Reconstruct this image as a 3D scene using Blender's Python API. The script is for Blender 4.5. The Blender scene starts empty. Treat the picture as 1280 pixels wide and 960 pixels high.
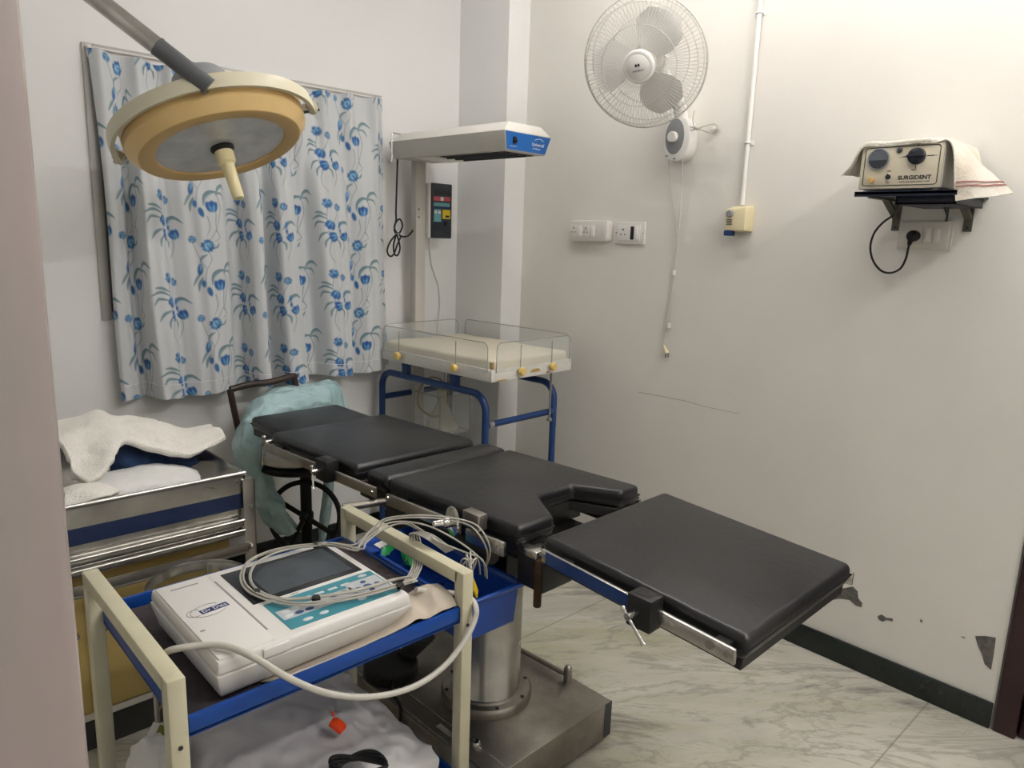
import bpy, bmesh, math, random
import numpy as np
from mathutils import Vector, Matrix

random.seed(7)
SC = bpy.context.scene
COL = SC.collection
PI = math.pi

# ---------------------------------------------------------------- materials
def lin(c):
    if isinstance(c, str):
        c = c.lstrip('#'); c = [int(c[i:i+2], 16)/255 for i in (0, 2, 4)]
    return tuple((x/12.92 if x <= .04045 else ((x+.055)/1.055)**2.4) for x in c) + (1.0,)

def mat(name, color, rough=.5, metal=0.0, var=0.0, vscale=8.0, bump=0.0, bscale=60.0, color2=None,
        trans=0.0, alpha=1.0, ior=1.45, coat=0.0, spec=.5, sheen=0.0, emit=None, estr=0.0, rvar=0.0, stretch=None):
    m = bpy.data.materials.new(name); m.use_nodes = True
    nt = m.node_tree; b = nt.nodes['Principled BSDF']
    b.inputs['Roughness'].default_value = rough
    b.inputs['Metallic'].default_value = metal
    b.inputs['Base Color'].default_value = lin(color)
    b.inputs['Transmission Weight'].default_value = trans
    b.inputs['IOR'].default_value = ior
    b.inputs['Alpha'].default_value = alpha
    b.inputs['Coat Weight'].default_value = coat
    b.inputs['Specular IOR Level'].default_value = spec
    b.inputs['Sheen Weight'].default_value = sheen
    if emit is not None:
        b.inputs['Emission Color'].default_value = lin(emit); b.inputs['Emission Strength'].default_value = estr
    if var or bump or color2 or rvar:
        tc = nt.nodes.new('ShaderNodeTexCoord'); mp = nt.nodes.new('ShaderNodeMapping')
        nt.links.new(tc.outputs['Object'], mp.inputs['Vector'])
        if stretch: mp.inputs['Scale'].default_value = stretch
        vec = mp.outputs['Vector']
    if var or color2 or rvar:
        n = nt.nodes.new('ShaderNodeTexNoise'); n.inputs['Scale'].default_value = vscale; n.inputs['Detail'].default_value = 5
        n.inputs['Roughness'].default_value = .6
        nt.links.new(vec, n.inputs['Vector'])
        r = nt.nodes.new('ShaderNodeMapRange'); r.inputs['From Min'].default_value = .32; r.inputs['From Max'].default_value = .68
        nt.links.new(n.outputs['Fac'], r.inputs['Value'])
        if var or color2:
            mx = nt.nodes.new('ShaderNodeMix'); mx.data_type = 'RGBA'
            c1 = lin(color)
            c2 = lin(color2) if color2 else tuple(max(0, x*(1-var)) for x in c1[:3]) + (1,)
            mx.inputs[6].default_value = c1; mx.inputs[7].default_value = c2
            nt.links.new(r.outputs['Result'], mx.inputs[0])
            nt.links.new(mx.outputs[2], b.inputs['Base Color'])
        if rvar:
            r2 = nt.nodes.new('ShaderNodeMapRange'); r2.inputs['To Min'].default_value = rough-rvar; r2.inputs['To Max'].default_value = rough+rvar
            nt.links.new(n.outputs['Fac'], r2.inputs['Value']); nt.links.new(r2.outputs['Result'], b.inputs['Roughness'])
    if bump:
        n2 = nt.nodes.new('ShaderNodeTexNoise'); n2.inputs['Scale'].default_value = bscale; n2.inputs['Detail'].default_value = 4
        nt.links.new(vec, n2.inputs['Vector'])
        bp = nt.nodes.new('ShaderNodeBump'); bp.inputs['Strength'].default_value = bump; bp.inputs['Distance'].default_value = .01
        nt.links.new(n2.outputs['Fac'], bp.inputs['Height']); nt.links.new(bp.outputs['Normal'], b.inputs['Normal'])
    return m

# ---------------------------------------------------------------- mesh builder
def catmull(pts, n=8, closed=False):
    P = [Vector(p) for p in pts]
    if len(P) < 3: return P
    out = []; N = len(P)
    rng = range(N) if closed else range(N-1)
    for i in rng:
        if closed: a, b, c, d = P[(i-1) % N], P[i], P[(i+1) % N], P[(i+2) % N]
        else: a, b, c, d = P[max(i-1, 0)], P[i], P[i+1], P[min(i+2, N-1)]
        for k in range(n):
            t = k/n
            out.append(.5*((2*b)+(-a+c)*t+(2*a-5*b+4*c-d)*t*t+(-a+3*b-3*c+d)*t**3))
    if not closed: out.append(P[-1])
    return out

class MB:
    def __init__(s): s.bm = bmesh.new()
    def _add(s, t, M=None):
        if M is not None: t.transform(M)
        vm = {}
        for v in t.verts: vm[v] = s.bm.verts.new(v.co)
        for f in t.faces:
            try: s.bm.faces.new([vm[v] for v in f.verts])
            except ValueError: pass
        t.free(); return s
    def box(s, c, d, bev=0.0, M=None, seg=2):
        t = bmesh.new(); bmesh.ops.create_cube(t, size=1)
        bmesh.ops.scale(t, vec=Vector(d), verts=t.verts)
        if bev > 0:
            bmesh.ops.bevel(t, geom=list(t.edges), offset=min(bev, min(d)*.49), segments=seg, profile=.5, affect='EDGES')
        bmesh.ops.translate(t, vec=Vector(c), verts=t.verts)
        return s._add(t, M)
    def bmm(s, a, b, bev=0.0, M=None):
        a, b = [min(x, y) for x, y in zip(a, b)], [max(x, y) for x, y in zip(a, b)]
        return s.box([(x+y)/2 for x, y in zip(a, b)], [y-x for x, y in zip(a, b)], bev, M)
    def tube(s, pts, r, seg=8, closed=False, n=0, M=None, cap=True):
        P = catmull(pts, n, closed) if n else [Vector(p) for p in pts]
        t = bmesh.new(); N = len(P); rings = []
        rad = r if callable(r) else (lambda u: r)
        prev = None
        for i, p in enumerate(P):
            if closed: d = (P[(i+1) % N]-P[i-1])
            else: d = (P[min(i+1, N-1)]-P[max(i-1, 0)])
            d = d.normalized() if d.length > 1e-9 else Vector((0, 0, 1))
            if prev is None:
                q = Vector((0, 0, 1)) if abs(d.z) < .9 else Vector((1, 0, 0))
                x = d.cross(q).normalized()
            else:
                x = prev-d*prev.dot(d)
                x = x.normalized() if x.length > 1e-6 else d.orthogonal().normalized()
            prev = x; y = d.cross(x); rr = rad(i/max(1, N-1))
            rings.append([t.verts.new(p+x*(rr*math.cos(2*PI*k/seg))+y*(rr*math.sin(2*PI*k/seg))) for k in range(seg)])
        for i in range(N if closed else N-1):
            a, b = rings[i], rings[(i+1) % N]
            for k in range(seg): t.faces.new((a[k], a[(k+1) % seg], b[(k+1) % seg], b[k]))
        if not closed and cap:
            t.faces.new(rings[0][::-1]); t.faces.new(rings[-1])
        return s._add(t, M)
    def cyl(s, a, b, r, seg=20, r2=None, M=None):
        a, b = Vector(a), Vector(b)
        r2 = r if r2 is None else r2
        return s.tube([a, b], (lambda u: r+(r2-r)*u), seg, M=M)
    def lathe(s, prof, M=None, seg=40):
        t = bmesh.new(); rings = []
        for r, z in prof:
            if r < 1e-6: rings.append([t.verts.new((0, 0, z))])
            else: rings.append([t.verts.new((r*math.cos(2*PI*k/seg), r*math.sin(2*PI*k/seg), z)) for k in range(seg)])
        for a, b in zip(rings[:-1], rings[1:]):
            if len(a) == 1 and len(b) == 1: continue
            for k in range(seg):
                k2 = (k+1) % seg
                if len(a) == 1: t.faces.new((a[0], b[k2], b[k]))
                elif len(b) == 1: t.faces.new((a[k], a[k2], b[0]))
                else: t.faces.new((a[k], a[k2], b[k2], b[k]))
        return s._add(t, M)
    def prism(s, poly, z0, z1, bev=0.0, M=None, seg=2):
        t = bmesh.new()
        lo = [t.verts.new((x, y, z0)) for x, y in poly]; hi = [t.verts.new((x, y, z1)) for x, y in poly]
        n = len(poly)
        t.faces.new(lo[::-1]); t.faces.new(hi)
        for i in range(n): t.faces.new((lo[i], lo[(i+1) % n], hi[(i+1) % n], hi[i]))
        bmesh.ops.recalc_face_normals(t, faces=t.faces)
        if bev > 0:
            bmesh.ops.bevel(t, geom=list(t.edges), offset=bev, segments=seg, profile=.5, affect='EDGES')
        return s._add(t, M)
    def hexa(s, lo, hi, bev=0.0, M=None):
        """solid between two quads (each four points, same order)"""
        t = bmesh.new()
        a = [t.verts.new(p) for p in lo]; b = [t.verts.new(p) for p in hi]
        t.faces.new(a[::-1]); t.faces.new(b)
        for i in range(4): t.faces.new((a[i], a[(i+1) % 4], b[(i+1) % 4], b[i]))
        bmesh.ops.recalc_face_normals(t, faces=t.faces)
        if bev > 0: bmesh.ops.bevel(t, geom=list(t.edges), offset=bev, segments=2, profile=.5, affect='EDGES')
        return s._add(t, M)
    def sphere(s, c, r, M=None, seg=16, sc=(1, 1, 1)):
        t = bmesh.new(); bmesh.ops.create_uvsphere(t, u_segments=seg, v_segments=max(6, seg//2), radius=r)
        bmesh.ops.scale(t, vec=Vector(sc), verts=t.verts)
        bmesh.ops.translate(t, vec=Vector(c), verts=t.verts)
        return s._add(t, M)
    def patch(s, rows, nu=40, nv=16, noise=0.0, nscale=20.0, thick=0.004, seed=0):
        """cloth: smooth surface through a grid of control points, with thickness"""
        from mathutils import noise as nz
        R = [catmull(r, max(2, nu//max(1, len(r)-1))) for r in rows]
        cols = list(zip(*R)); G = [catmull(c, max(2, nv//max(1, len(c)-1))) for c in cols]
        t = bmesh.new()
        V = []
        for c in G:
            line = []
            for p in c:
                q = Vector(p)
                if noise:
                    d = nz.noise_vector(q*nscale+Vector((seed, 0, 0)))+.5*nz.noise_vector(q*nscale*2.3+Vector((0, seed, 0)))
                    q = q+d*noise
                line.append(t.verts.new(q))
            V.append(line)
        for i in range(len(V)-1):
            for j in range(len(V[0])-1):
                t.faces.new((V[i][j], V[i+1][j], V[i+1][j+1], V[i][j+1]))
        bmesh.ops.recalc_face_normals(t, faces=t.faces)
        if thick:
            bmesh.ops.solidify(t, geom=list(t.faces), thickness=thick)
        return s._add(t)
    def obj(s, name, material, parent=None, world=True, smooth=True, angle=40):
        bmesh.ops.recalc_face_normals(s.bm, faces=s.bm.faces)
        if parent is not None and world:
            s.bm.transform(parent.matrix_basis.inverted() if parent.parent is None else root_of(parent).matrix_basis.inverted())
        me = bpy.data.meshes.new(name); s.bm.to_mesh(me); s.bm.free()
        if smooth:
            me.polygons.foreach_set('use_smooth', [True]*len(me.polygons))
            me.set_sharp_from_angle(angle=math.radians(angle))
        o = bpy.data.objects.new(name, me); COL.objects.link(o)
        if material: me.materials.append(material)
        if parent is not None: o.parent = parent
        return o

def root_of(o):
    while o.parent: o = o.parent
    return o

def tag(o, label=None, cat=None, group=None, kind=None):
    if label: o['label'] = label
    if cat: o['category'] = cat
    if group: o['group'] = group
    if kind: o['kind'] = kind
    return o

def thing(name, label, cat, loc=(0, 0, 0), rz=0.0, group=None):
    o = bpy.data.objects.new(name, None); COL.objects.link(o)
    o.empty_display_size = .05
    o.matrix_basis = Matrix.Translation(loc) @ Matrix.Rotation(rz, 4, 'Z')
    return tag(o, label, cat, group)

def single(mb, name, m, label, cat, group=None, angle=40):
    """a thing that is one mesh; its origin goes to its lowest point"""
    co = [v.co.copy() for v in mb.bm.verts]
    c = Vector((sum(v.x for v in co)/len(co), sum(v.y for v in co)/len(co), min(v.z for v in co)))
    bmesh.ops.translate(mb.bm, vec=-c, verts=mb.bm.verts)
    o = mb.obj(name, m, angle=angle); o.location = c
    return tag(o, label, cat, group)

def struct(mb, name, m, **k):
    o = mb.obj(name, m, **k); o['kind'] = 'structure'; return o

def text(name, s, size, m, parent, M, extrude=.0003, align='CENTER', sx=1.0, bold=0.0):
    cu = bpy.data.curves.new('t', 'FONT'); cu.body = s; cu.size = size; cu.extrude = extrude; cu.align_x = align; cu.align_y = 'CENTER'
    cu.resolution_u = 3; cu.offset = bold
    to = bpy.data.objects.new('t', cu); COL.objects.link(to)
    dg = bpy.context.evaluated_depsgraph_get(); dg.update()
    me = bpy.data.meshes.new_from_object(to.evaluated_get(dg))
    bpy.data.objects.remove(to); bpy.data.curves.remove(cu)
    me.transform(M @ Matrix.Diagonal((sx, 1, 1, 1)))
    if parent is not None: me.transform(root_of(parent).matrix_basis.inverted())
    me.name = name; me.materials.clear(); me.materials.append(m)
    o = bpy.data.objects.new(name, me); COL.objects.link(o)
    if parent is not None: o.parent = parent
    return o

def frame(o, x, y, z=None):
    """matrix with origin o and axes x, y (z = x cross y)"""
    x = Vector(x).normalized(); z = (Vector(x).cross(Vector(y))).normalized() if z is None else Vector(z).normalized()
    y = z.cross(x).normalized()
    return Matrix(((x.x, y.x, z.x, o[0]), (x.y, y.y, z.y, o[1]), (x.z, y.z, z.z, o[2]), (0, 0, 0, 1)))

def zframe(o, z, xhint=(1, 0, 0)):
    z = Vector(z).normalized(); x = Vector(xhint); x = (x-z*x.dot(z)).normalized(); y = z.cross(x)
    return Matrix(((x.x, y.x, z.x, o[0]), (x.y, y.y, z.y, o[1]), (x.z, y.z, z.z, o[2]), (0, 0, 0, 1)))

def T(*p): return Matrix.Translation(p)
def Rz(a): return Matrix.Rotation(a, 4, 'Z')
def Rx(a): return Matrix.Rotation(a, 4, 'X')
def Ry(a): return Matrix.Rotation(a, 4, 'Y')

# ---------------------------------------------------------------- palette
M = {}
M['white_wall'] = mat('white_wall_paint', '#efefee', .55, var=.03, vscale=2.2, bump=.05, bscale=25)
M['grey_wall'] = mat('off_white_wall_paint', '#e9e6df', .45, var=.06, vscale=1.8, bump=.06, bscale=18)
M['ceiling'] = mat('ceiling_paint', '#f3f3f1', .8)
M['jamb'] = mat('pinkish_gloss_paint', '#a99a97', .3, color2='#999590', vscale=2.0, stretch=(6, 1, 1.2))
M['skirting'] = mat('dark_green_granite', '#0d1716', .25, color2='#182220', vscale=60)
M['plaster'] = mat('bare_cement_plaster', '#77746f', .95, color2='#5c5956', vscale=60, bump=.6, bscale=120)
M['crack'] = mat('crack_line', '#a39d92', .9)
M['maroon'] = mat('maroon_gloss_paint', '#33161a', .3, var=.2)
M['alu'] = mat('dull_aluminium', '#bdbbb6', .45, .1, var=.1)
M['pane'] = mat('dark_window_pane', '#2a2f2e', .15)
M['vinyl'] = mat('black_vinyl', '#17171a', .33, color2='#1e1e21', vscale=14, bump=.10, bscale=38, spec=.55, rvar=.06)
M['black_metal'] = mat('black_painted_metal', '#151516', .45, var=.3, vscale=30)
M['steel'] = mat('brushed_steel', '#c9c7c2', .24, .95, color2='#a5a39e', vscale=9, rvar=.12)
M['dull_steel'] = mat('worn_steel_plate', '#b0aba3', .34, .9, color2='#8b867e', vscale=6, rvar=.15, bump=.05, bscale=30)
M['chrome'] = mat('chrome', '#cfcdc8', .12, 1.0)
M['rust'] = mat('rusty_screw', '#5b4636', .7, .6, var=.4, vscale=80)
M['blue_strip'] = mat('blue_strip_tint', '#20407c', .3, .2, var=.2, vscale=30)
M['navy_reflection'] = mat('painted_navy_reflection', '#2b3b63', .25, .4, var=.3, vscale=7, stretch=(.4, 1, 3))  # dark blue reflection in the cot steel, put into the colour
M['blue_paint'] = mat('blue_enamel', '#1f3f74', .4, var=.15, vscale=20)
M['blue_tray'] = mat('blue_tray_paint', '#13479a', .35, var=.1, vscale=12)
M['blue_plastic'] = mat('blue_plastic', '#1748a5', .32, var=.08, vscale=10)
M['cream'] = mat('cream_powder_coat', '#d8d3b6', .42, var=.08, vscale=14, bump=.03, bscale=90)
M['cream_box'] = mat('cream_plastic', '#e8dcb4', .45, var=.06)
M['white_plastic'] = mat('white_plastic', '#eceae6', .35)
M['ivory'] = mat('ivory_plastic', '#dcd7cd', .4, var=.05)
M['switch'] = mat('switch_plastic', '#e4e1da', .3)
M['hole'] = mat('socket_hole_black', '#17171a', .6)
M['grey_dark'] = mat('dark_grey_plastic', '#3b3d42', .5)
M['grey_mid'] = mat('mid_grey_plastic', '#8b8d90', .5)
M['warm_white'] = mat('white_enamel', '#e6e3dc', .4, var=.05, vscale=6)
M['grey_enamel'] = mat('grey_white_enamel', '#c6c3bb', .45, var=.06)
M['rubber'] = mat('black_rubber', '#141414', .55)
M['yellow_shell'] = mat('yellow_enamel_shell', '#e8c88c', .38, var=.06, vscale=6)
M['yellow_bezel'] = mat('yellow_bezel', '#d6b478', .45)
M['lamp_ivory'] = mat('ivory_enamel', '#dcd6bd', .42, var=.08, vscale=10)
M['handle_ivory'] = mat('pale_yellow_plastic', '#ece0b0', .35)
M['lamp_glass'] = mat('frosted_grey_lens', '#e2e2e2', .3, .15, color2='#c4c5c7', vscale=14, spec=.6)
M['grey_tube'] = mat('grey_sleeve', '#5f6265', .4, .3)
M['knob'] = mat('yellow_knob_plastic', '#e6c876', .35)
M['mattress'] = mat('cream_rexine', '#e8e0cb', .55, var=.07, vscale=6, bump=.15, bscale=25)
def clear_mat(name, col, a, rough=.05):
    m = bpy.data.materials.new(name); m.use_nodes = True; nt = m.node_tree
    out = nt.nodes['Material Output']; b = nt.nodes['Principled BSDF']
    b.inputs['Base Color'].default_value = lin(col); b.inputs['Roughness'].default_value = rough
    b.inputs['Alpha'].default_value = a
    return m
M['acrylic'] = clear_mat('clear_acrylic', '#dfe3df', .16)
M['acrylic_edge'] = clear_mat('acrylic_edge', '#a9ada8', .6)
M['clear_jar'] = clear_mat('clear_jar', '#d8d2c0', .55)
M['bag'] = clear_mat('milky_polythene', '#dcd9d8', .86, .3)
M['teal_film'] = mat('teal_plastic_sheet', '#cdeaed', .22, color2='#b4dbe0', vscale=10, bump=.6, bscale=26, trans=.0, alpha=.82)
M['towel'] = mat('white_terry', '#fcfaf4', .95, color2='#f3f0e6', vscale=120, bump=.45, bscale=220)
M['linen'] = mat('white_cotton', '#f1f1f0', .9, var=.06, bump=.3, bscale=60)
M['dark_cloth'] = mat('dark_grey_cloth', '#4a4347', .95, color2='#3c3337', vscale=10, bump=.4, bscale=80)
M['beige_cloth'] = mat('beige_rexine', '#cbc0b0', .7, var=.1, bump=.2, bscale=40)
M['navy_cloth'] = mat('navy_cotton', '#21395f', .9, color2='#182c4c', vscale=14, bump=.3, bscale=50)
M['cable_grey'] = mat('grey_cable_sheath', '#b7b4aa', .5)
M['cable_white'] = mat('white_cable_sheath', '#cfccc2', .45)
M['teal_panel'] = mat('teal_overlay', '#3f8c9b', .4)
M['panel_grey'] = mat('grey_overlay', '#c3c7ca', .4)
M['key_navy'] = mat('navy_key', '#2b4a78', .4)
M['key_white'] = mat('white_key', '#d9dee0', .4)
M['key_orange'] = mat('orange_key', '#e08a62', .4)
M['screen'] = mat('grey_lcd_screen', '#4a5056', .18, color2='#3d4348', vscale=9)
M['screen_rim'] = mat('black_screen_bezel', '#25282c', .25)
M['ink_navy'] = mat('navy_print', '#1f2f63', .5)
M['ink_black'] = mat('black_print', '#20242b', .5)
M['ink_white'] = mat('white_print', '#eef2f5', .5)
M['ink_grey'] = mat('grey_print', '#9a9a9a', .5)
M['hood_blue'] = mat('blue_front_panel', '#1f66b5', .35)
M['pad_panel'] = mat('dark_keypad_overlay', '#262c38', .35)
M['red_key'] = mat('red_overlay', '#c5535c', .4)
M['teal_key'] = mat('cyan_overlay', '#6aa3ad', .4)
M['yellow_key'] = mat('yellow_overlay', '#e3c52a', .4)
M['wood'] = mat('cream_painted_wood', '#c2a766', .5, color2='#b39a5c', vscale=6, stretch=(1, 1, 8))
M['wood_panel'] = mat('yellow_laminate', '#c3ab68', .5, var=.08)
M['dark_floor_thing'] = mat('dark_grey_plinth', '#3a3936', .6)
M['brown_tube'] = mat('brown_metal_tube', '#33241d', .45)
M['green_plastic'] = mat('green_plastic', '#1d8a4a', .4)
M['yellow_plastic'] = mat('yellow_plastic', '#d8b81e', .4)
M['orange_plastic'] = mat('orange_plastic', '#ef4a14', .4)
M['paper'] = mat('white_paper', '#dcdad4', .8, bump=.3, bscale=40)
M['olive'] = mat('olive_stripe', '#6d7a2c', .6)
M['navy_metal'] = mat('navy_painted_shelf', '#141b30', .4)
M['bracket'] = mat('grey_steel_bracket', '#6f6b61', .55, .5, var=.3, vscale=30)
M['panel_cream'] = mat('cream_front_panel', '#d8cfb9', .45, var=.05)
M['meter_glass'] = mat('smoky_meter_glass', '#5b6168', .12)
M['meter_dark'] = mat('dark_meter_scale', '#33383f', .2)
M['dial'] = mat('navy_black_dial', '#20242d', .4)
M['tan_knob'] = mat('tan_button', '#cda765', .45)
M['fan_white'] = mat('fan_white_plastic', '#eeece8', .35)
M['fan_wire'] = mat('fan_wire_coating', '#c9c6c0', .4)
M['fan_blade'] = mat('pale_fan_blade', '#ebe9e5', .3)
M['fan_grey'] = mat('fan_grey_panel', '#87898b', .5)

def marble():
    m = bpy.data.materials.new('marble_floor'); m.use_nodes = True; nt = m.node_tree; N = nt.nodes; L = nt.links
    b = N['Principled BSDF']; b.inputs['Roughness'].default_value = .16
    tc = N.new('ShaderNodeTexCoord')
    def noise(scale, detail, vec, rough=.6, dist=0):
        n = N.new('ShaderNodeTexNoise'); n.inputs['Scale'].default_value = scale; n.inputs['Detail'].default_value = detail
        n.inputs['Roughness'].default_value = rough; n.inputs['Distortion'].default_value = dist; L.new(vec, n.inputs['Vector']); return n
    def mapr(v, a, b_, c=0, d=1):
        r = N.new('ShaderNodeMapRange'); r.inputs[1].default_value = a; r.inputs[2].default_value = b_; r.inputs[3].default_value = c; r.inputs[4].default_value = d
        L.new(v, r.inputs[0]); return r.outputs[0]
    def mix(f, a, b_):
        x = N.new('ShaderNodeMix'); x.data_type = 'RGBA'
        L.new(f, x.inputs[0])
        for i, v in ((6, a), (7, b_)):
            if isinstance(v, str): x.inputs[i].default_value = lin(v)
            else: L.new(v, x.inputs[i])
        return x.outputs[2]
    def math_(op, a, b_=None):
        x = N.new('ShaderNodeMath'); x.operation = op
        for i, v in ((0, a), (1, b_)):
            if v is None: continue
            if isinstance(v, (int, float)): x.inputs[i].default_value = v
            else: L.new(v, x.inputs[i])
        return x.outputs[0]
    mr = N.new('ShaderNodeMapping'); mr.inputs['Rotation'].default_value = (0, 0, math.radians(40)); L.new(tc.outputs['Object'], mr.inputs['Vector'])
    mp = N.new('ShaderNodeMapping'); mp.inputs['Scale'].default_value = (.6, 1.9, 1); L.new(mr.outputs['Vector'], mp.inputs['Vector']); V = mp.outputs['Vector']
    base = mix(mapr(noise(2.2, 8, V, .62, .5).outputs['Fac'], .36, .64), '#cfccc0', '#b3b0a3')
    base = mix(mapr(noise(1.7, 5, V, .55, .8).outputs['Fac'], .50, .66, 0, .7), base, '#aeab8c')      # greenish drift
    v1 = noise(1.5, 10, V, .62, 1.0).outputs['Fac']
    base = mix(mapr(math_('ABSOLUTE', math_('SUBTRACT', v1, .5)), .0, .022, .55, 0), base, '#8f8a80')
    v2 = noise(3.4, 9, V, .66, 1.3).outputs['Fac']
    base = mix(mapr(math_('ABSOLUTE', math_('SUBTRACT', v2, .45)), 0, .016, .38, 0), base, '#8a876f')
    dark = noise(2.1, 9, V, .68, .5).outputs['Fac']
    base = mix(mapr(dark, .545, .64, 0, .9), base, '#7c7974')
    # slab joints
    sx = N.new('ShaderNodeSeparateXYZ'); L.new(tc.outputs['Object'], sx.inputs[0])
    for axis, vals in (('Y', (.635, 1.815)), ('X', (1.2,))):
        for v in vals:
            d = math_('ABSOLUTE', math_('SUBTRACT', sx.outputs[axis], v))
            base = mix(mapr(d, .001, .004, .55, 0), base, '#6e6a5e')
    L.new(base, b.inputs['Base Color'])
    return m
M['marble'] = marble()

# ================================================================ the room
XR, YB, ZC = 2.601, 3.078, 2.95        # right wall, back wall, ceiling
XL, YF = -1.30, -1.60
struct(MB().bmm((XL-.1, YF-.1, -.06), (XR+.6, YB+.3, 0)), 'floor', M['marble'])
struct(MB().bmm((XL-.1, YF-.1, ZC), (XR+.6, YB+.3, ZC+.08)), 'ceiling', M['ceiling'])
WX0, WX1, WZ0, WZ1 = .757, 2.000, 1.147, 2.130
b = MB()
b.bmm((XL, YB, 0), (WX0, YB+.2, ZC)); b.bmm((WX1, YB, 0), (XR+.15, YB+.2, ZC))
b.bmm((WX0, YB, 0), (WX1, YB+.2, WZ0)); b.bmm((WX0, YB, WZ1), (WX1, YB+.2, ZC))
wall_back = struct(b, 'wall_back', M['white_wall'])
b = MB(); b.bmm((XR, .451, 0), (XR+.15, YB, ZC)); b.bmm((XR, -.55, 2.1), (XR+.15, .451, ZC)); b.bmm((XR, YF, 0), (XR+.15, -.55, ZC))
wall_right = struct(b, 'wall_right', M['grey_wall'])
struct(MB().bmm((2.467, 2.716, 0), (XR, YB, ZC)), 'wall_corner', M['white_wall'])
struct(MB().bmm((XL-.1, YF, 0), (XL, YB, ZC)), 'wall_left', M['white_wall'])
struct(MB().bmm((XL, YF-.1, 0), (XR+.15, YF, ZC)), 'wall_front', M['white_wall'])
# door lining edge close to the camera on the left
struct(MB().bmm((-.42, .526, 0), (.101, .62, 2.2), .008), 'door_1', M['jamb'])
# skirtings
struct(MB().bmm((XR-.014, .456, 0), (XR, 2.716, .089), .003), 'baseboard_right', M['skirting'])
struct(MB().bmm((XL, YB-.014, 0), (2.467, YB, .089), .003), 'baseboard_back', M['skirting'])
b = MB(); b.bmm((2.453, 2.716, 0), (2.467, YB-.014, .089), .003); b.bmm((2.453, 2.702, 0), (XR-.014, 2.716, .089), .003)
struct(b, 'baseboard_corner', M['skirting'])
# door on the right
b = MB()
b.bmm((XR-.012, .385, 0), (XR+.1, .447, 2.1), .003); b.bmm((XR-.012, -.55, 2.04), (XR+.1, .385, 2.1), .003); b.bmm((XR-.012, -.55, 0), (XR+.1, -.49, 2.04), .003)
door = struct(b, 'door_2', M['maroon'])
b = MB(); b.bmm((XR+.01, -.49, .005), (XR+.05, .38, 2.035), .003)
for z0, z1 in ((.15, .95), (1.1, 1.9)):
    b.bmm((XR+.002, -.38, z0), (XR+.012, .27, z1), .004)
b.obj('door_leaf', M['maroon'], door)
b = MB(); b.tube([(XR-.004, .449, .0), (XR-.003, .4495, .4), (XR-.004, .449, .9), (XR-.003, .4495, 2.1)], .004, 6); b.obj('broken_plaster_edge', M['plaster'], wall_right)
# wear on the right wall
def patchpoly(pts, name='peeled_plaster_patch', m='plaster'):
    b = MB()
    Mx = Matrix(((0, 0, -1, XR), (1, 0, 0, 0), (0, 1, 0, 0), (0, 0, 0, 1)))
    b.prism([(p[1], p[2]) for p in pts], .0, .0012, M=Mx); b.obj(name, M[m], wall_right, smooth=False)
patchpoly([(2.6010, 1.0119, 0.2591), (2.6010, 0.9567, 0.2903), (2.6010, 0.9300, 0.3070), (2.6010, 0.9115, 0.2956), (2.6010, 0.9056, 0.2700), (2.6010, 0.8900, 0.2576), (2.6010, 0.8908, 0.2417), (2.6010, 0.9104, 0.2398), (2.6010, 0.9347, 0.2519), (2.6010, 0.9687, 0.2444), (2.6010, 0.9962, 0.2269)])
patchpoly([(2.6010, 0.8341, 0.2314), (2.6010, 0.8220, 0.2427), (2.6010, 0.8051, 0.2376), (2.6010, 0.7845, 0.2434), (2.6010, 0.7831, 0.2318), (2.6010, 0.8015, 0.2300), (2.6010, 0.8161, 0.2176), (2.6010, 0.8301, 0.2208)])
patchpoly([(2.6010, 0.5367, 0.2874), (2.6010, 0.5090, 0.2998), (2.6010, 0.4811, 0.3068), (2.6010, 0.4789, 0.2435), (2.6010, 0.4789, 0.1955), (2.6010, 0.4983, 0.2059), (2.6010, 0.5115, 0.2365), (2.6010, 0.5234, 0.2566)])
patchpoly([(2.6010, 0.7008, 0.2762), (2.6010, 0.6933, 0.2765), (2.6010, 0.6922, 0.2681), (2.6010, 0.6970, 0.2660)])
patchpoly([(2.6010, 0.5760, 0.2697), (2.6010, 0.5621, 0.2703), (2.6010, 0.5661, 0.2656)])
b = MB()
for pl in ([(2.6010, 1.9375, 0.8475), (2.6010, 1.8003, 0.8505), (2.6010, 1.6948, 0.8524), (2.6010, 1.6010, 0.8461), (2.6010, 1.4369, 0.8482)],):
    b.tube([(XR, p[1], p[2]) for p in pl], .0012, 5)
b.obj('hairline_crack', M['crack'], wall_right)

# window: aluminium frame, sliding sashes, pane
f = MB()
fw = .035
f.bmm((WX0, YB-.012, WZ0), (WX0+fw, YB+.10, WZ1), .003); f.bmm((WX1-fw, YB-.012, WZ0), (WX1, YB+.10, WZ1), .003)
f.bmm((WX0+fw, YB-.012, WZ1-fw), (WX1-fw, YB+.10, WZ1), .003); f.bmm((WX0+fw, YB-.012, WZ0), (WX1-fw, YB+.10, WZ0+.03), .003)
win = struct(f, 'window_1', M['alu'])
s = MB()
for x0, x1, y0 in ((WX0+fw, 1.40, YB+.03), (1.36, WX1-fw, YB+.06)):
    s.bmm((x0, y0, WZ0+.03), (x0+.03, y0+.02, WZ1-fw)); s.bmm((x1-.03, y0, WZ0+.03), (x1, y0+.02, WZ1-fw))
    s.bmm((x0, y0, WZ0+.03), (x1, y0+.02, WZ0+.06)); s.bmm((x0, y0, WZ1-fw-.03), (x1, y0+.02, WZ1-fw))
s.obj('window_sash', M['alu'], win)
MB().bmm((WX0+.012, YB-.016, WZ1-.050), (WX1-.012, YB-.0125, WZ1-.012), .001).obj('white_track', M['white_plastic'], win)
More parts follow.
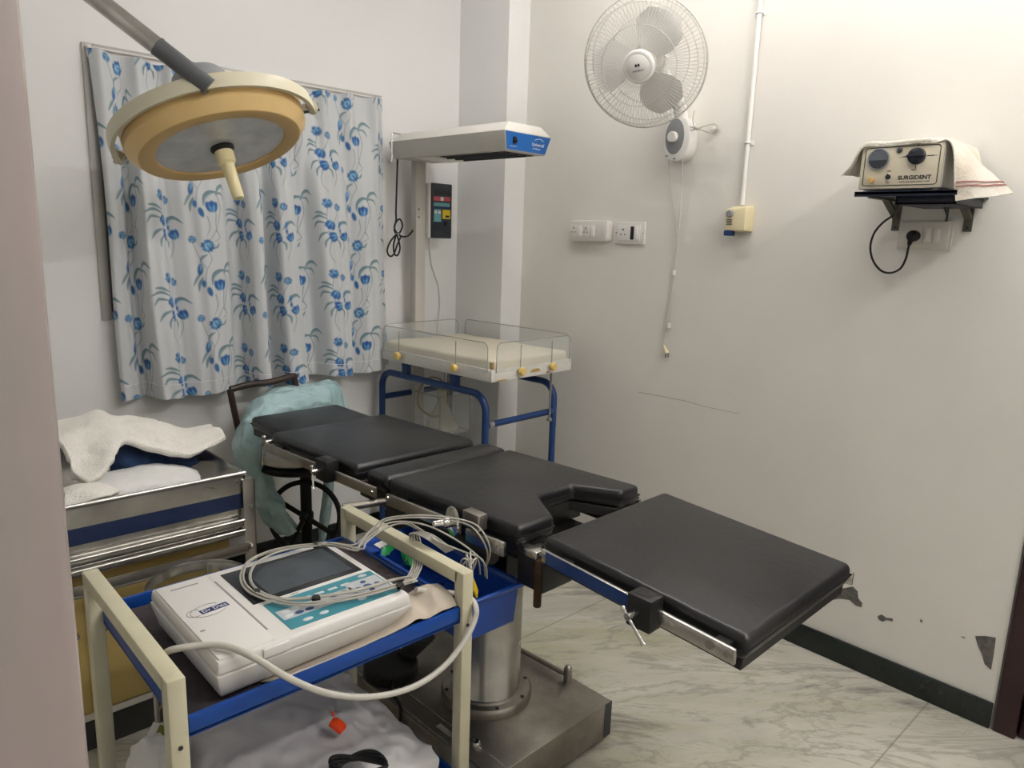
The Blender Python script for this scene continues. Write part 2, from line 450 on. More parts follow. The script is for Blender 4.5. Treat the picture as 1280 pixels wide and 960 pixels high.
MB().bmm((WX0+fw, YB+.085, WZ0+.03), (WX1-fw, YB+.09, WZ1-fw)).obj('window_pane', M['pane'], win)

# ================================================================ curtain with printed flowers
def flower_tile():
    S = 8.0; TW, TH = 40.0, 31.0; K = 1.08                      # cm, pixels per cm
    w, h = int(TW*S), int(TH*S)
    img = np.ones((h, w, 3))*np.array(lin('#cdd0d2')[:3])
    yy, xx = np.mgrid[0:h, 0:w]; xx = (xx+.5)/S; yy = (yy+.5)/S
    def blend(d, col, soft=.12, op=1.0):
        a = np.clip(.5-d/soft*.5, 0, 1)*op
        img[:] = img*(1-a[..., None])+np.array(lin(col)[:3])*a[..., None]
    def wrap(cx, cy):
        dx = (xx-cx+TW/2) % TW-TW/2; dy = (yy-cy+TH/2) % TH-TH/2
        return dx, dy
    def blob(cx, cy, rx, ry, ang, col, op=1.0, soft=.25):
        dx, dy = wrap(cx, cy); c, s_ = math.cos(ang), math.sin(ang)
        u, v = dx*c+dy*s_, -dx*s_+dy*c
        d = (np.sqrt((u/rx)**2+(v/ry)**2)-1)*min(rx, ry)
        blend(d, col, soft, op)
    def stroke(pts, w0, w1, col, op=1.0):
        P = [(p.x, p.y) for p in catmull([(x, y, 0) for x, y in pts], 6)]
        n = len(P)-1; best = np.full((h, w), 9.0)
        for i in range(n):
            t0, t1 = i/n, (i+1)/n
            wd = lambda t: w0+(w1-w0)*t
            ax, ay = P[i]; bx, by = P[i+1]
            dx, dy = wrap(ax, ay); ex, ey = bx-ax, by-ay; L2 = ex*ex+ey*ey+1e-9
            t = np.clip((dx*ex+dy*ey)/L2, 0, 1)
            d = np.hypot(dx-t*ex, dy-t*ey)-wd((t0+t1)/2)
            best = np.minimum(best, d)
        blend(best, col, .14, op)
    def leaf(pts, wmax, col, edge='#5d7681'):
        P = catmull([(x, y, 0) for x, y in pts], 8); n = len(P)-1
        for off, wk, c in ((0, .62, col), (-.55, .20, edge), (.5, .16, '#9fb3b8'), (.05, .12, edge)):
            best = np.full((h, w), 9.0); Q = []
            for i, p in enumerate(P):
                d = (P[min(i+1, n)]-P[max(i-1, 0)]).normalized(); sw = K*math.sin(PI*min(.97, max(.05, i/n)))
                Q.append((p.x-d.y*off*wmax*sw, p.y+d.x*off*wmax*sw))
            for i in range(n):
                sw = K*math.sin(PI*min(.97, max(.05, (i+.5)/n)))
                dx, dy = wrap(*Q[i]); ex, ey = Q[i+1][0]-Q[i][0], Q[i+1][1]-Q[i][1]; L2 = ex*ex+ey*ey+1e-9
                t = np.clip((dx*ex+dy*ey)/L2, 0, 1); best = np.minimum(best, np.hypot(dx-t*ex, dy-t*ey)-wk*wmax*sw)
            blend(best, c, .16)
    def carnation(cx, cy, r):
        rg = random.Random(int(cx*10+cy))
        for k in range(12):
            a = 2*PI*k/12+rg.uniform(-.15, .15)
            blob(cx+math.cos(a)*r*.72, cy+math.sin(a)*r*.66, r*.36, r*.24, a, rg.choice(['#2a6298', '#3a76a6', '#4a86b0', '#27588c']))
        for k in range(9):
            a = 2*PI*k/9+.3
            blob(cx+math.cos(a)*r*.36, cy+math.sin(a)*r*.32, r*.24, r*.15, a, rg.choice(['#8db9d8', '#235c99', '#6ba3cf']))
        blob(cx, cy, r*.16, r*.14, 0, '#1c4c86')
    def tulip(cx, cy, r, ang):
        def at(u, v): return cx+u*math.cos(ang)-v*math.sin(ang), cy+u*math.sin(ang)+v*math.cos(ang)
        for (u, v, rx, ry, a, c) in ((-.5, 0, .42, .78, .35, '#285f9a'), (.5, 0, .42, .78, -.35, '#225892'), (0, .12, .45, .8, 0, '#3874a8'), (0, .42, .5, .4, 0, '#1d549a'), (-.2, -.2, .12, .45, .1, '#7fb2d8'), (.34, -.1, .1, .4, -.2, '#6aa3d0')):
            x, y = at(u*r, v*r); blob(x, y, rx*r, ry*r, ang+a, c)
    def grass(pts): stroke(pts, .17, .08, '#6f808a')
    ox, oy = 8.5, 4.0
    def A(*p): return [(ox+x*K, oy+y*K) for x, y in p]
    grass(A((5.3, 9), (6.8, 15), (4.2, 22), (1, 27))); grass(A((4.5, 17), (3.8, 21), (4.2, 24))); grass(A((1.2, 18), (1.6, 22), (0, 25.5))); grass(A((3.6, 23), (5.2, 25.6), (3, 27)))
    stroke(A((0, 1.5), (1, 5), (-1.5, 9), (-2.5, 15)), .13, .1, '#6d8088'); stroke(A((-5, -1), (-3.5, 4), (-1.5, 8)), .11, .1, '#6d8088'); stroke(A((.8, 12), (3.2, 9), (6.5, 9.2)), .14, .1, '#66808a')
    leaf(A((.2, 14.2), (1.0, 11.2), (3.2, 9.4), (6.2, 9.4)), 1.15, '#7898a0'); leaf(A((5.4, 10.2), (7.0, 7.6), (9.2, 7.0), (11.8, 8.6)), 1.0, '#84a0a6'); leaf(A((5.2, 10.4), (6.8, 9.6), (8.6, 10.2), (9.6, 12.2)), .6, '#8fa6ab')
    leaf(A((-3.6, 9.6), (-5.2, 11.8), (-6.6, 14.4)), .7, '#8fa4a8'); leaf(A((-2.8, 11.2), (-4.4, 13.5), (-4.8, 16.4)), .7, '#7d979d'); leaf(A((1.8, 1), (3.6, .4), (4.4, -1.2)), .6, '#8fa4a8')
    leaf(A((-.4, 3), (-2.6, 4), (-3.4, 6)), .7, '#8fa4a8')
    carnation(ox, oy, 2.4*K); carnation(ox+(-5.2)*K, oy+(-2.4)*K, 1.3*K); tulip(ox+(+3.3)*K, oy+(+14.6)*K, 2.5*K, PI); blob(ox+(-3.6)*K, oy+(+8.4)*K, .95*K, 2.2*K, .2, '#2b6098'); blob(ox+(-3.3)*K, oy+(+7.6)*K, .35*K, 1.2*K, .2, '#7fb2d8')
    blob(ox+(-1)*K, oy+(+16.6)*K, 1.0*K, 1.8*K, -.3, '#2a6298'); blob(ox+(-2.9)*K, oy+(+13.6)*K, .8*K, 1.3*K, .1, '#3874a8')
    ox, oy = 29.0, 16.5
    for p in (((-.5, 6.5), (-4, 5), (-8, 6.6)), ((-1, 8), (-5, 7.5), (-7, 10)), ((-.6, 5), (-3.5, 3.6), (-6, 3.8)), ((-.5, 11.5), (-3.5, 12.6), (-5.4, 15.5)), ((0, 13.5), (-2, 15.5), (-2.2, 18)), ((2.5, 14.5), (4.4, 16), (4.6, 18.4))):
        leaf(A(*p), .72, '#88a0a6')
    stroke(A((0, 2), (-.8, 6), (0, 12)), .14, .12, '#6d8088'); stroke(A((4.4, 3), (2.6, 6), (.6, 9)), .12, .1, '#6d8088')
    grass(A((.4, 15), (-.8, 20), (1.2, 24))); grass(A((5.4, 12), (6.6, 17), (5, 22)))
    leaf(A((3.6, 10.4), (5.4, 8.2), (7.6, 7.6), (10.4, 9.2)), 1.0, '#7898a0')
    carnation(ox, oy, 2.0*K); carnation(ox+(+4.4)*K, oy+(+1.5)*K, 1.5*K); tulip(ox+(+.4)*K, oy+(+8.6)*K, 2.2*K, .5); tulip(ox+(+1.4)*K, oy+(+13.4)*K, 2.1*K, 1.2); tulip(ox+(+7.0)*K, oy+(+13.4)*K, 2.0*K, 2.6)
    blob(ox+(+5)*K, oy+(+8.6)*K, .6*K, 1.2*K, .1, '#3874a8'); blob(ox+(+5.1)*K, oy+(+11)*K, .5*K, 1.0*K, 0, '#2b6098')
    return img, TW/100, TH/100

def curtain():
    nu, nv = 720, 520
    x = np.linspace(0, 1, 2400)
    def g(c, w, a, p=2.0): return a*np.exp(-np.abs((x-c)/w)**p)
    def fold(c, w, a, skew):      # one rounded pleat, steeper on one side
        t = (x-c)/w; return a*np.exp(-np.abs(np.where(t < 0, t*(1+skew), t*(1-skew)))**6)
    prof = (fold(.030, .030, .030, 0)+fold(.118, .042, .115, .2)+fold(.285, .084, .085, -.2)+fold(.440, .033, .125, .1)+fold(.572, .046, .120, -.15)+fold(.735, .070, .105, .15)+fold(.912, .066, .090, -.15)
            +.006*np.sin(2*PI*(x*11+.2))+.004*np.sin(2*PI*(x*23+.1)))
    ptop = (.5+.5*np.sin(2*PI*(x*9.5+.12*np.sin(9*x))))**2.2*.030
    W = 1.205
    ds = np.hypot(np.gradient(x)*W, np.gradient(prof)); arc = np.cumsum(ds)
    U = np.linspace(arc[0], arc[-1], nu); xu = np.interp(U, arc, x); d_bot = np.interp(xu, x, prof); d_top = np.interp(xu, x, ptop)
    v = np.linspace(0, 1, nv)[:, None]
    blendv = np.clip(v*2.2, 0, 1); blendv = blendv*blendv*(3-2*blendv)
    depth = d_top[None]*(1-blendv)+d_bot[None]*blendv*(.65+.35*v)
    X = .768+(1.206+.004*v)*xu[None]+.030*v
    X = X+.008*np.sin(v*5+xu[None]*14)
    Y = 3.048-depth-.012*v
    ztop = 2.106-.020*np.sin(PI*np.clip(xu*1.15, 0, 1)); zbot = .838+.022*xu+.006*np.sin(xu*21)
    Z = ztop[None]*(1-v)+zbot[None]*v
    Z = Z+.004*np.sin(xu[None]*60)*np.exp(-v*40)
    co = np.stack([X, Y, Z], -1).reshape(-1, 3).astype(np.float32)
    me = bpy.data.meshes.new('curtain')
    i = np.arange(nv-1)[:, None]*nu+np.arange(nu-1)[None]
    quads = np.stack([i, i+nu, i+nu+1, i+1], -1).reshape(-1, 4)
    me.vertices.add(len(co)); me.vertices.foreach_set('co', co.ravel())
    me.loops.add(quads.size); me.loops.foreach_set('vertex_index', quads.ravel().astype(np.int32))
    me.polygons.add(len(quads)); me.polygons.foreach_set('loop_start', np.arange(0, quads.size, 4, dtype=np.int32))
    me.polygons.foreach_set('use_smooth', np.ones(len(quads), dtype=bool))
    me.update(calc_edges=True); me.validate()
    img, tw, th = flower_tile(); h, w = img.shape[:2]
    um = np.broadcast_to(U[None]-arc[0]-.035, (nv, nu)); vm = np.broadcast_to(v*1.26-.005, (nv, nu))
    fx = (um/tw % 1)*w-.5; fy = (vm/th % 1)*h-.5
    x0 = np.floor(fx).astype(int); y0 = np.floor(fy).astype(int); ax = (fx-x0)[..., None]; ay = (fy-y0)[..., None]
    c = (img[y0 % h, x0 % w]*(1-ax)*(1-ay)+img[y0 % h, (x0+1) % w]*ax*(1-ay)+img[(y0+1) % h, x0 % w]*(1-ax)*ay+img[(y0+1) % h, (x0+1) % w]*ax*ay)
    rgba = np.concatenate([c, np.ones((nv, nu, 1))], -1).reshape(-1, 4).astype(np.float32)
    at = me.color_attributes.new('print', 'FLOAT_COLOR', 'POINT'); at.data.foreach_set('color', rgba.ravel())
    m = bpy.data.materials.new('printed_cotton'); m.use_nodes = True; nt = m.node_tree; bs = nt.nodes['Principled BSDF']
    a = nt.nodes.new('ShaderNodeAttribute'); a.attribute_name = 'print'; nt.links.new(a.outputs['Color'], bs.inputs['Base Color'])
    bs.inputs['Roughness'].default_value = .75; bs.inputs['Sheen Weight'].default_value = .15
    me.materials.append(m)
    root = thing('curtain', 'white curtain printed with blue flowers hanging over the window', 'curtain', (1.37, 3.03, .84))
    me.transform(Matrix.Translation((-1.37, -3.03, -.84)))
    o = bpy.data.objects.new('curtain_cloth', me); COL.objects.link(o); o.parent = root
    # sewn hem line and the wire it hangs from
    hem = MB()
    r0 = int(nv*.955)
    hem.tube([(X[r0, k], Y[r0, k]-.0012, Z[r0, k]) for k in range(0, nu, 3)], .0011, 4)
    hem.obj('hem_seam', M['linen'], root)
    wr = MB(); wr.cyl((.772, 3.05, 2.112), (1.985, 3.05, 2.112), .004, 8)
    wr.sphere((.774, 3.05, 2.112), .008); wr.sphere((1.983, 3.05, 2.112), .008)
    wr.obj('curtain_wire', M['white_plastic'], root)
curtain()

# ================================================================ surgical lamp
def surgical_lamp():
    C = Vector((.893, 2.209, 1.730)); a = Vector((.128, -.3675, -.9212)).normalized(); e1 = Vector((-.8202, .4829, -.3067))
    LM = zframe(C, -a, e1)
    J = LM @ Vector((.285*math.cos(math.radians(99)), .285*math.sin(math.radians(99)), .052))
    K = Vector((0.5448, 2.1012, 2.0433)); d = (K-J).normalized()
    top = J+d*((2.62-J.z)/d.z)
    root = thing('surgical_lamp', 'yellow round operating lamp with an ivory yoke hanging on a steel arm', 'lamp', (top.x, top.y, 2.95))
    # shell
    b = MB(); b.lathe([(.2265, -.001), (.229, 0), (.2525, .026), (.2545, .030), (.2545, .050), (.2515, .052), (.2515, .055), (.2555, .056), (.2560, .082), (.248, .097), (.225, .106), (.18, .11)], LM, 72)
    b.obj('lamp_shell', M['yellow_shell'], root, angle=18)
    b = MB(); b.lathe([(.181, .010), (.183, .001), (.188, -.002), (.222, -.002), (.2268, -.001), (.2268, .006)], LM, 72); b.obj('bezel', M['yellow_bezel'], root)
    b = MB(); b.lathe([(0, .002), (.09, .003), (.184, .006), (.184, .012), (0, .012)], LM, 64); b.obj('lens', M['lamp_glass'], root)
    b = MB(); b.lathe([(.20, .108), (.16, .135), (.10, .150), (.080, .155), (.076, .215), (.066, .226), (0, .228)], LM, 48); b.obj('back_housing', M['grey_mid'], root)
    # handle
    b = MB(); b.lathe([(.0, .006), (.032, .006), (.034, -.004), (.028, -.012), (.0, -.012)], LM, 32); b.obj('handle_collar', M['rubber'], root)
    b = MB(); b.lathe([(0, -.01), (.0255, -.01), (.027, -.016), (.026, -.045), (.019, -.052), (.0185, -.06), (.0165, -.148), (.0145, -.154), (.006, -.155), (.006, -.150), (0, -.150)], LM, 32)
    b.obj('lamp_handle', M['handle_ivory'], root)
    # yoke: flat band round the near half
    b = MB(); t = bmesh.new(); rings = []
    n = 48
    for i in range(n+1):
        th = PI*i/n; drop = .022*max(0, (abs(th-PI/2)/(PI/2)-.86)/.14)
        rr = .2855-.004*abs(math.cos(th))
        z0 = .055-drop*.2
        sec = []
        for dr, dz in ((-.007, -.017), (.006, -.019), (.009, 0), (.006, .019), (-.007, .017)):
            sec.append(t.verts.new(LM @ Vector(((rr+dr)*math.cos(th), (rr+dr)*math.sin(th), z0+dz))))
        rings.append(sec)
    for p, q in zip(rings[:-1], rings[1:]):
        for k in range(5): t.faces.new((p[k], p[(k+1) % 5], q[(k+1) % 5], q[k]))
    t.faces.new(rings[0][::-1]); t.faces.new(rings[-1])
    b._add(t)
    for s in (1, -1):   # ends bent over the pivots
        b.tube([LM @ Vector((s*.281, .004, .054)), LM @ Vector((s*.284, -.020, .055)), LM @ Vector((s*.283, -.032, .056))], .0165, 12)
    b.obj('yoke', M['lamp_ivory'], root)
    for s in (1, -1):
        b = MB(); b.cyl(LM @ Vector((s*.248, -.018, .060)), LM @ Vector((s*.272, -.020, .057)), .0145, 20)
        b.cyl(LM @ Vector((s*.296, -.024, .056)), LM @ Vector((s*.302, -.024, .056)), .013, 20)
        b.obj('pivot', M['chrome'], root)
    # arm
    b = MB(); b.tube([J-d*.012, J+d*.004, J+d*.13], .0235, 24); b.cyl(J+d*.13, J+d*.134, .0245, 24); b.obj('arm_sleeve', M['grey_tube'], root)
    b = MB(); b.cyl(J+d*.13, top, .0225, 24); b.obj('lamp_arm', M['steel'], root)
    b = MB(); b.sphere(top, .045); b.cyl(top, (top.x, top.y, 2.9), .028, 20); b.obj('drop_tube', M['steel'], root)
    b = MB(); b.lathe([(0, 0), (.10, 0), (.10, .015), (.06, .05), (0, .05)], T(top.x, top.y, 2.90), 32); b.obj('ceiling_flange', M['warm_white'], root)
surgical_lamp()

# ================================================================ things on the right wall
def WB(y, z, off=0.0):
    """on the right wall: local x to the viewer's right, y up, z out of the wall"""
    return Matrix(((0, 0, -1, XR-off), (-1, 0, 0, y), (0, 1, 0, z), (0, 0, 0, 1)))

def wall_fan():
    C = Vector((2.262, 1.757, 2.138)); a = Vector((-.86, -.36, -.36)).normalized()
    F = zframe(C, a, (0, -1, 0))            # z to the front
    root = thing('wall_fan', 'white round wall fan with a wire grille mounted high on the wall', 'fan', (2.6, 1.79, 1.83))
    # base on the wall
    B = WB(1.79, 1.907)
    def oval(rx, ry, n=36, ex=2.3): return [(rx*math.copysign(abs(math.cos(2*PI*k/n))**(2/ex), math.cos(2*PI*k/n)), ry*math.copysign(abs(math.sin(2*PI*k/n))**(2/ex), math.sin(2*PI*k/n))) for k in range(n)]
    b = MB(); b.prism(oval(.062, .086), 0, .062, .008, B); b.obj('fan_base', M['fan_white'], root)
    b = MB(); b.prism(oval(.044, .068, ex=2), .060, .0645, .001, B @ T(-.008, .010, 0)); b.obj('control_panel', M['fan_grey'], root)
    b = MB(); b.lathe([(.021, .062), (.021, .078), (.018, .082), (0, .083)], B @ T(-.012, .008, 0), 28); b.obj('speed_knob', M['fan_white'], root)
    for p, q in (((-.045, -.066, .060), (-.035, -.060, .064)), ((-.008, -.078, .060), (.002, -.072, .064))):
        b = MB(); b.bmm(p, q, 0, B); b.obj('cord_outlet', M['grey_mid'], root)
    # neck and motor
    m0 = F @ Vector((0, 0, -.17)); m1 = F @ Vector((0, 0, -.06))
    b = MB(); b.tube([B @ Vector((0, .05, .03)), B @ Vector((0, .11, .05)), B @ Vector((0, .17, .10)), F @ Vector((0, -.03, -.14))], .027, 14, n=6); b.obj('neck', M['fan_white'], root)
    b = MB(); b.lathe([(0, -.19), (.035, -.185), (.052, -.16), (.058, -.12), (.058, -.075), (.045, -.062), (0, -.06)], F, 32); b.obj('motor_housing', M['fan_white'], root)
    b = MB(); b.cyl(F @ Vector((0, 0, -.06)), F @ Vector((0, 0, .05)), .006, 10); b.lathe([(0, -.012), (.04, -.012), (.045, 0), (.043, .03), (.03, .04), (0, .042)], F, 28); b.obj('fan_hub', M['fan_blade'], root)
    for k, base in enumerate((45, 165, 285)):
        rows = []
        for i in range(6):
            r = .035+(.188-.035)*i/5
            half = math.radians(24+16*math.sin(PI*min(1, (i+1.2)/6.2)))
            if i == 5: half *= .72
            row = []
            for j in range(5):
                t = j/4*2-1; ang = math.radians(base)+t*half+.18*(r-.035)/.15
                row.append(F @ Vector((r*math.cos(ang), r*math.sin(ang), .012+t*.022*(1-.3*i/5))))
            rows.append(row)
        b = MB(); b.patch(rows, 20, 20, thick=.0022); b.obj('fan_blade', M['fan_blade'], root, angle=60)
    # grilles
    def guard(prof, nw, r, rings, name):
        b = MB()
        for k in range(nw):
            an = 2*PI*k/nw
            b.tube([F @ Vector((R*math.cos(an+tw), R*math.sin(an+tw), z)) for R, z, tw in prof], r, 5, n=3, cap=False)
        for R, z, rr in rings:
            b.tube([F @ Vector((R*math.cos(2*PI*k/64), R*math.sin(2*PI*k/64), z)) for k in range(64)], rr, 6, closed=True)
        return b.obj(name, M['fan_wire'], root)
    guard([(.060, .078, 0), (.12, .080, 0), (.185, .066, 0), (.214, .040, 0), (.225, .004, 0)], 100, .0009, [(.135, .0785, .0016), (.203, .052, .0016), (.225, .004, .003)], 'front_grille')
    guard([(.055, -.060, 0), (.13, -.060, 0), (.195, -.048, 0), (.222, -.012, 0), (.2245, .002, 0)], 80, .0010, [(.06, -.060, .002), (.15, -.058, .0016), (.207, -.036, .0016), (.2255, -.002, .003)], 'rear_grille')
    b = MB(); b.lathe([(.056, .070), (.057, .082), (.053, .090), (.046, .0915), (.044, .090), (.041, .0925), (0, .0935)], F, 36); cap = b.obj('grille_badge', M['fan_white'], root)
    TF = zframe(F @ Vector((0, 0, .0938)), F.col[2].xyz, (0, -1, 0))
    text('badge_lettering', 'HAVELLS', .0095, M['ink_black'], cap, TF @ T(0, -.012, 0), sx=1.1)
    b = MB()
    for s in (-1, 1):
        b.prism([(s*.001, -.003), (s*.0065, -.006), (s*.009, 0), (s*.0065, .006), (s*.001, .003)], 0, .0006, M=TF @ T(0, .006, 0))
    b.obj('badge_emblem', M['ink_black'], cap, smooth=False)
    # its flex tied in a loop on a hook
    b = MB()
    h = [(1.79, 1.895), (1.735, 1.93)]
    P = [(2.5450, 1.7064, 1.9426), (2.5450, 1.7700, 1.9567), (2.5450, 1.7721, 1.9389), (2.5500, 1.7165, 1.9380), (2.5700, 1.6873, 1.9499), (2.5900, 1.6582, 1.9588), (2.5920, 1.6367, 1.9425), (2.5900, 1.6546, 1.9230), (2.5700, 1.6931, 1.9356), (2.5500, 1.7244, 1.9446)]
    b.tube(P, .0025, 6, n=5)
    b.tube([(2.5600, 1.7300, 2.0117), (2.5500, 1.7272, 1.9746), (2.5480, 1.7157, 1.9437)], .0025, 6, n=4)
    b.cyl((2.5470, 1.7153, 1.9465), (2.5490, 1.7012, 1.9367), .005, 8)
    o = b.obj('flex_loop', M['cable_grey'], root)
    b = MB(); b.lathe([(0, 0), (.010, 0), (.010, .006), (.004, .010), (.004, .02), (0, .02)], WB((2.6000, 1.6557, 1.9421)[1], (2.6000, 1.6557, 1.9421)[2]), 16); b.obj('cord_hook', M['white_plastic'], root)
    # pull cords and the hanging plug
    b = MB()
    b.tube([(2.5450, 1.7603, 1.8503), (2.5700, 1.7705, 1.7359), (2.5850, 1.7789, 1.5471), (2.5920, 1.7887, 1.3844), (2.5920, 1.7981, 1.2676), (2.5920, 1.8093, 1.1654), (2.5920, 1.8155, 1.0964), (2.5900, 1.8155, 1.0656)], .0024, 6, n=5)
    b.tube([(2.5950, 1.8288, 1.6757), (2.5950, 1.8112, 1.6114), (2.5940, 1.7900, 1.5149)], .0014, 5, n=4); b.tube([(2.5600, 1.8404, 1.8626), (2.5900, 1.8402, 1.7553), (2.5950, 1.8288, 1.6757)], .0014, 5, n=4)
    b.tube([(2.5930, 1.7927, 1.3775), (2.5940, 1.7941, 1.2511), (2.5940, 1.7980, 1.1597)], .0014, 5, n=4)
    b.obj('fan_flex', M['cable_white'], root)
    for q in ((2.5900, 1.7909, 1.3810), (2.5900, 1.7952, 1.1602)):
        b = MB(); b.cyl((q[0], q[1], q[2]-.009), (q[0], q[1], q[2]+.009), .0075, 12); b.obj('cord_toggle', M['white_plastic'], root)
    q = (2.5880, 1.7966, 1.0544)
    b = MB(); b.tube([(q[0], q[1]+.012, q[2]+.018), (q[0], q[1]+.004, q[2]+.002), (q[0], q[1]-.004, q[2]-.012)], lambda u: .004+.006*u, 10); plug = b.obj('two_pin_plug', M['cream_box'], root)
    b = MB(); b.cyl((q[0]-.004, q[1]-.002, q[2]-.012), (q[0]-.004, q[1]+.000, q[2]-.030), .002, 8); b.cyl((q[0]+.004, q[1]-.008, q[2]-.012), (q[0]+.004, q[1]-.008, q[2]-.028), .002, 8); b.obj('plug_pin', M['grey_dark'], plug)
wall_fan()

# --- ceiling tube lights, one main and two added (above and behind the picture)
def tube_light(cx, cy, length, along_x, strength, label):
    z = ZC
    root = thing('tube_light', label, 'light', (cx, cy, z-.07), PI/2 if along_x else 0)
    L = dict(world=False); h = length/2
    MB().box((0, 0, .055), (.05, length, .03), .004).obj('batten', M['white_plastic'], root, **L)
    em = mat('glowing_tube', '#ffffff', .4, emit='#fffaf6', estr=strength)
    MB().cyl((0, -h+.03, .012), (0, h-.03, .012), .016, 16).obj('glass_tube', em, root, **L)
    for s in (-1, 1): MB().box((0, s*(h-.015), .022), (.035, .028, .06), .004).obj('end_cap', M['white_plastic'], root, **L)
tube_light(2.05, .35, 1.24, False, 66, 'ceiling tube light nearest the right wall, above the wall unit')
tube_light(1.85, 1.62, 1.24, False, 58, 'unseen second ceiling tube added to soften shadows, above the head of the operating table')  # main light split in two, this half added for softer shadows
tube_light(1.50, -.75, 1.24, True, 140, 'unseen fill tube added behind the camera, set crosswise to the other two')  # added fill light that evens out the walls

def holes3(b, Mx, s=1.0):
    for x, y, r in ((0, .012, .0036), (-.0095, -.006, .0028), (.0095, -.006, .0028)):
        b.cyl(Mx @ Vector((x*s, y*s, -.001)), Mx @ Vector((x*s, y*s, .0007)), r*s, 12)

def socket_boards():
    # long board with curved ends
    y, z = 2.252, 1.544
    root = thing('socket_board', 'long white socket board with rounded ends left of the pair', 'socket', (XR, y, z-.047), group=None)
    B = WB(y, z); w, h, d = .117, .047, .036
    poly = [(-w, -h+.012), (-w+.006, -h+.004), (-w+.02, -h), (w-.02, -h), (w-.006, -h+.004), (w, -h+.012), (w, h-.012), (w-.006, h-.004), (w-.02, h), (-w+.02, h), (-w+.006, h-.004), (-w, h-.012)]
    b = MB(); b.prism(poly, 0, d, .006, B); b.obj('board_body', M['switch'], root)
    MB().bmm((w-.028, -h+.006, d-.002), (w-.003, h-.006, d+.0022), .002, B).obj('end_cover', M['white_plastic'], root)
    for cx in (-.086, -.012):
        b = MB(); b.bmm((cx-.022, -.027, d-.001), (cx+.022, .027, d+.0015), .001, B); so = b.obj('socket_outlet', M['switch'], root)
        b = MB(); holes3(b, B @ T(cx, 0, d+.0015)); 
        if cx > -.05:
            for x, yy in ((-.006, .004), (.006, .004)): b.cyl(B @ Vector((cx+x, yy, d)), B @ Vector((cx+x, yy, d+.0022)), .002, 10)
        b.obj('socket_hole', M['hole'], so)
    for cx in (-.047, .028):
        b = MB(); b.bmm((cx-.011, -.025, d-.001), (cx+.011, .025, d+.0016), .001, B); b.hexa([B @ Vector(p) for p in ((cx-.009, -.021, d), (cx+.009, -.021, d), (cx+.009, .021, d), (cx-.009, .021, d))], [B @ Vector(p) for p in ((cx-.009, -.021, d+.006), (cx+.009, -.021, d+.006), (cx+.009, .021, d+.0025), (cx-.009, .021, d+.0025))], .0006)
        b.obj('rocker_switch', M['white_plastic'], root)
    # square board
    y, z = 2.034, 1.539
    root = thing('socket_board', 'flat rectangular switch plate with one black rocker beside the rounded board', 'socket', (XR, y, z-.047))
    B = WB(y, z); w, h, d = .080, .047, .011
    b = MB(); b.bmm((-w, -h, 0), (w, h, d), .003, B); b.obj('wall_plate', M['switch'], root)
    b = MB(); b.bmm((-w+.018, -h+.014, d-.001), (w-.022, h-.014, d+.003), .001, B); b.obj('socket_outlet', M['white_plastic'], root)
    b = MB(); holes3(b, B @ T(-.034, 0, d+.003), 1.15); b.obj('socket_hole', M['hole'], root)
    b = MB(); b.bmm((.008, -.028, d), (.026, .028, d+.005), .001, B); b.obj('black_rocker', M['hole'], root)
    b = MB(); b.bmm((.028, -.026, d), (.046, .026, d+.006), .001, B); b.obj('rocker_switch', M['white_plastic'], root)
    for x, yy in ((-.073, 0), (.073, 0)):
        b = MB(); b.cyl(B @ Vector((x, yy, d-.001)), B @ Vector((x, yy, d+.001)), .003, 10); b.obj('plate_screw', M['steel'], root)
    # plate below the shelf
    y, z = .852, 1.552
    root = thing('socket_board', 'ivory switch plate with a plug in it below the wall shelf', 'socket', (XR, y, z-.047))
    B = WB(y, z); w, h, d = .080, .047, .012
    b = MB(); b.bmm((-w, -h, 0), (w, h, d*.6), .002, B); b.bmm((-w+.008, -h+.006, d*.5), (w-.008, h-.006, d), .003, B); b.obj('wall_plate', M['ivory'], root)
    b = MB(); b.bmm((-w+.018, -h+.018, d-.001), (-.006, h-.014, d+.002), .001, B); b.obj('socket_outlet', M['ivory'], root)
    for cx in (.012, .036):
        b = MB(); b.bmm((cx-.011, -.022, d), (cx+.011, .022, d+.003), .001, B); b.bmm((cx-.008, -.019, d+.002), (cx+.008, .019, d+.0055), .0015, B); b.obj('rocker_switch', M['switch'], root)
socket_boards()

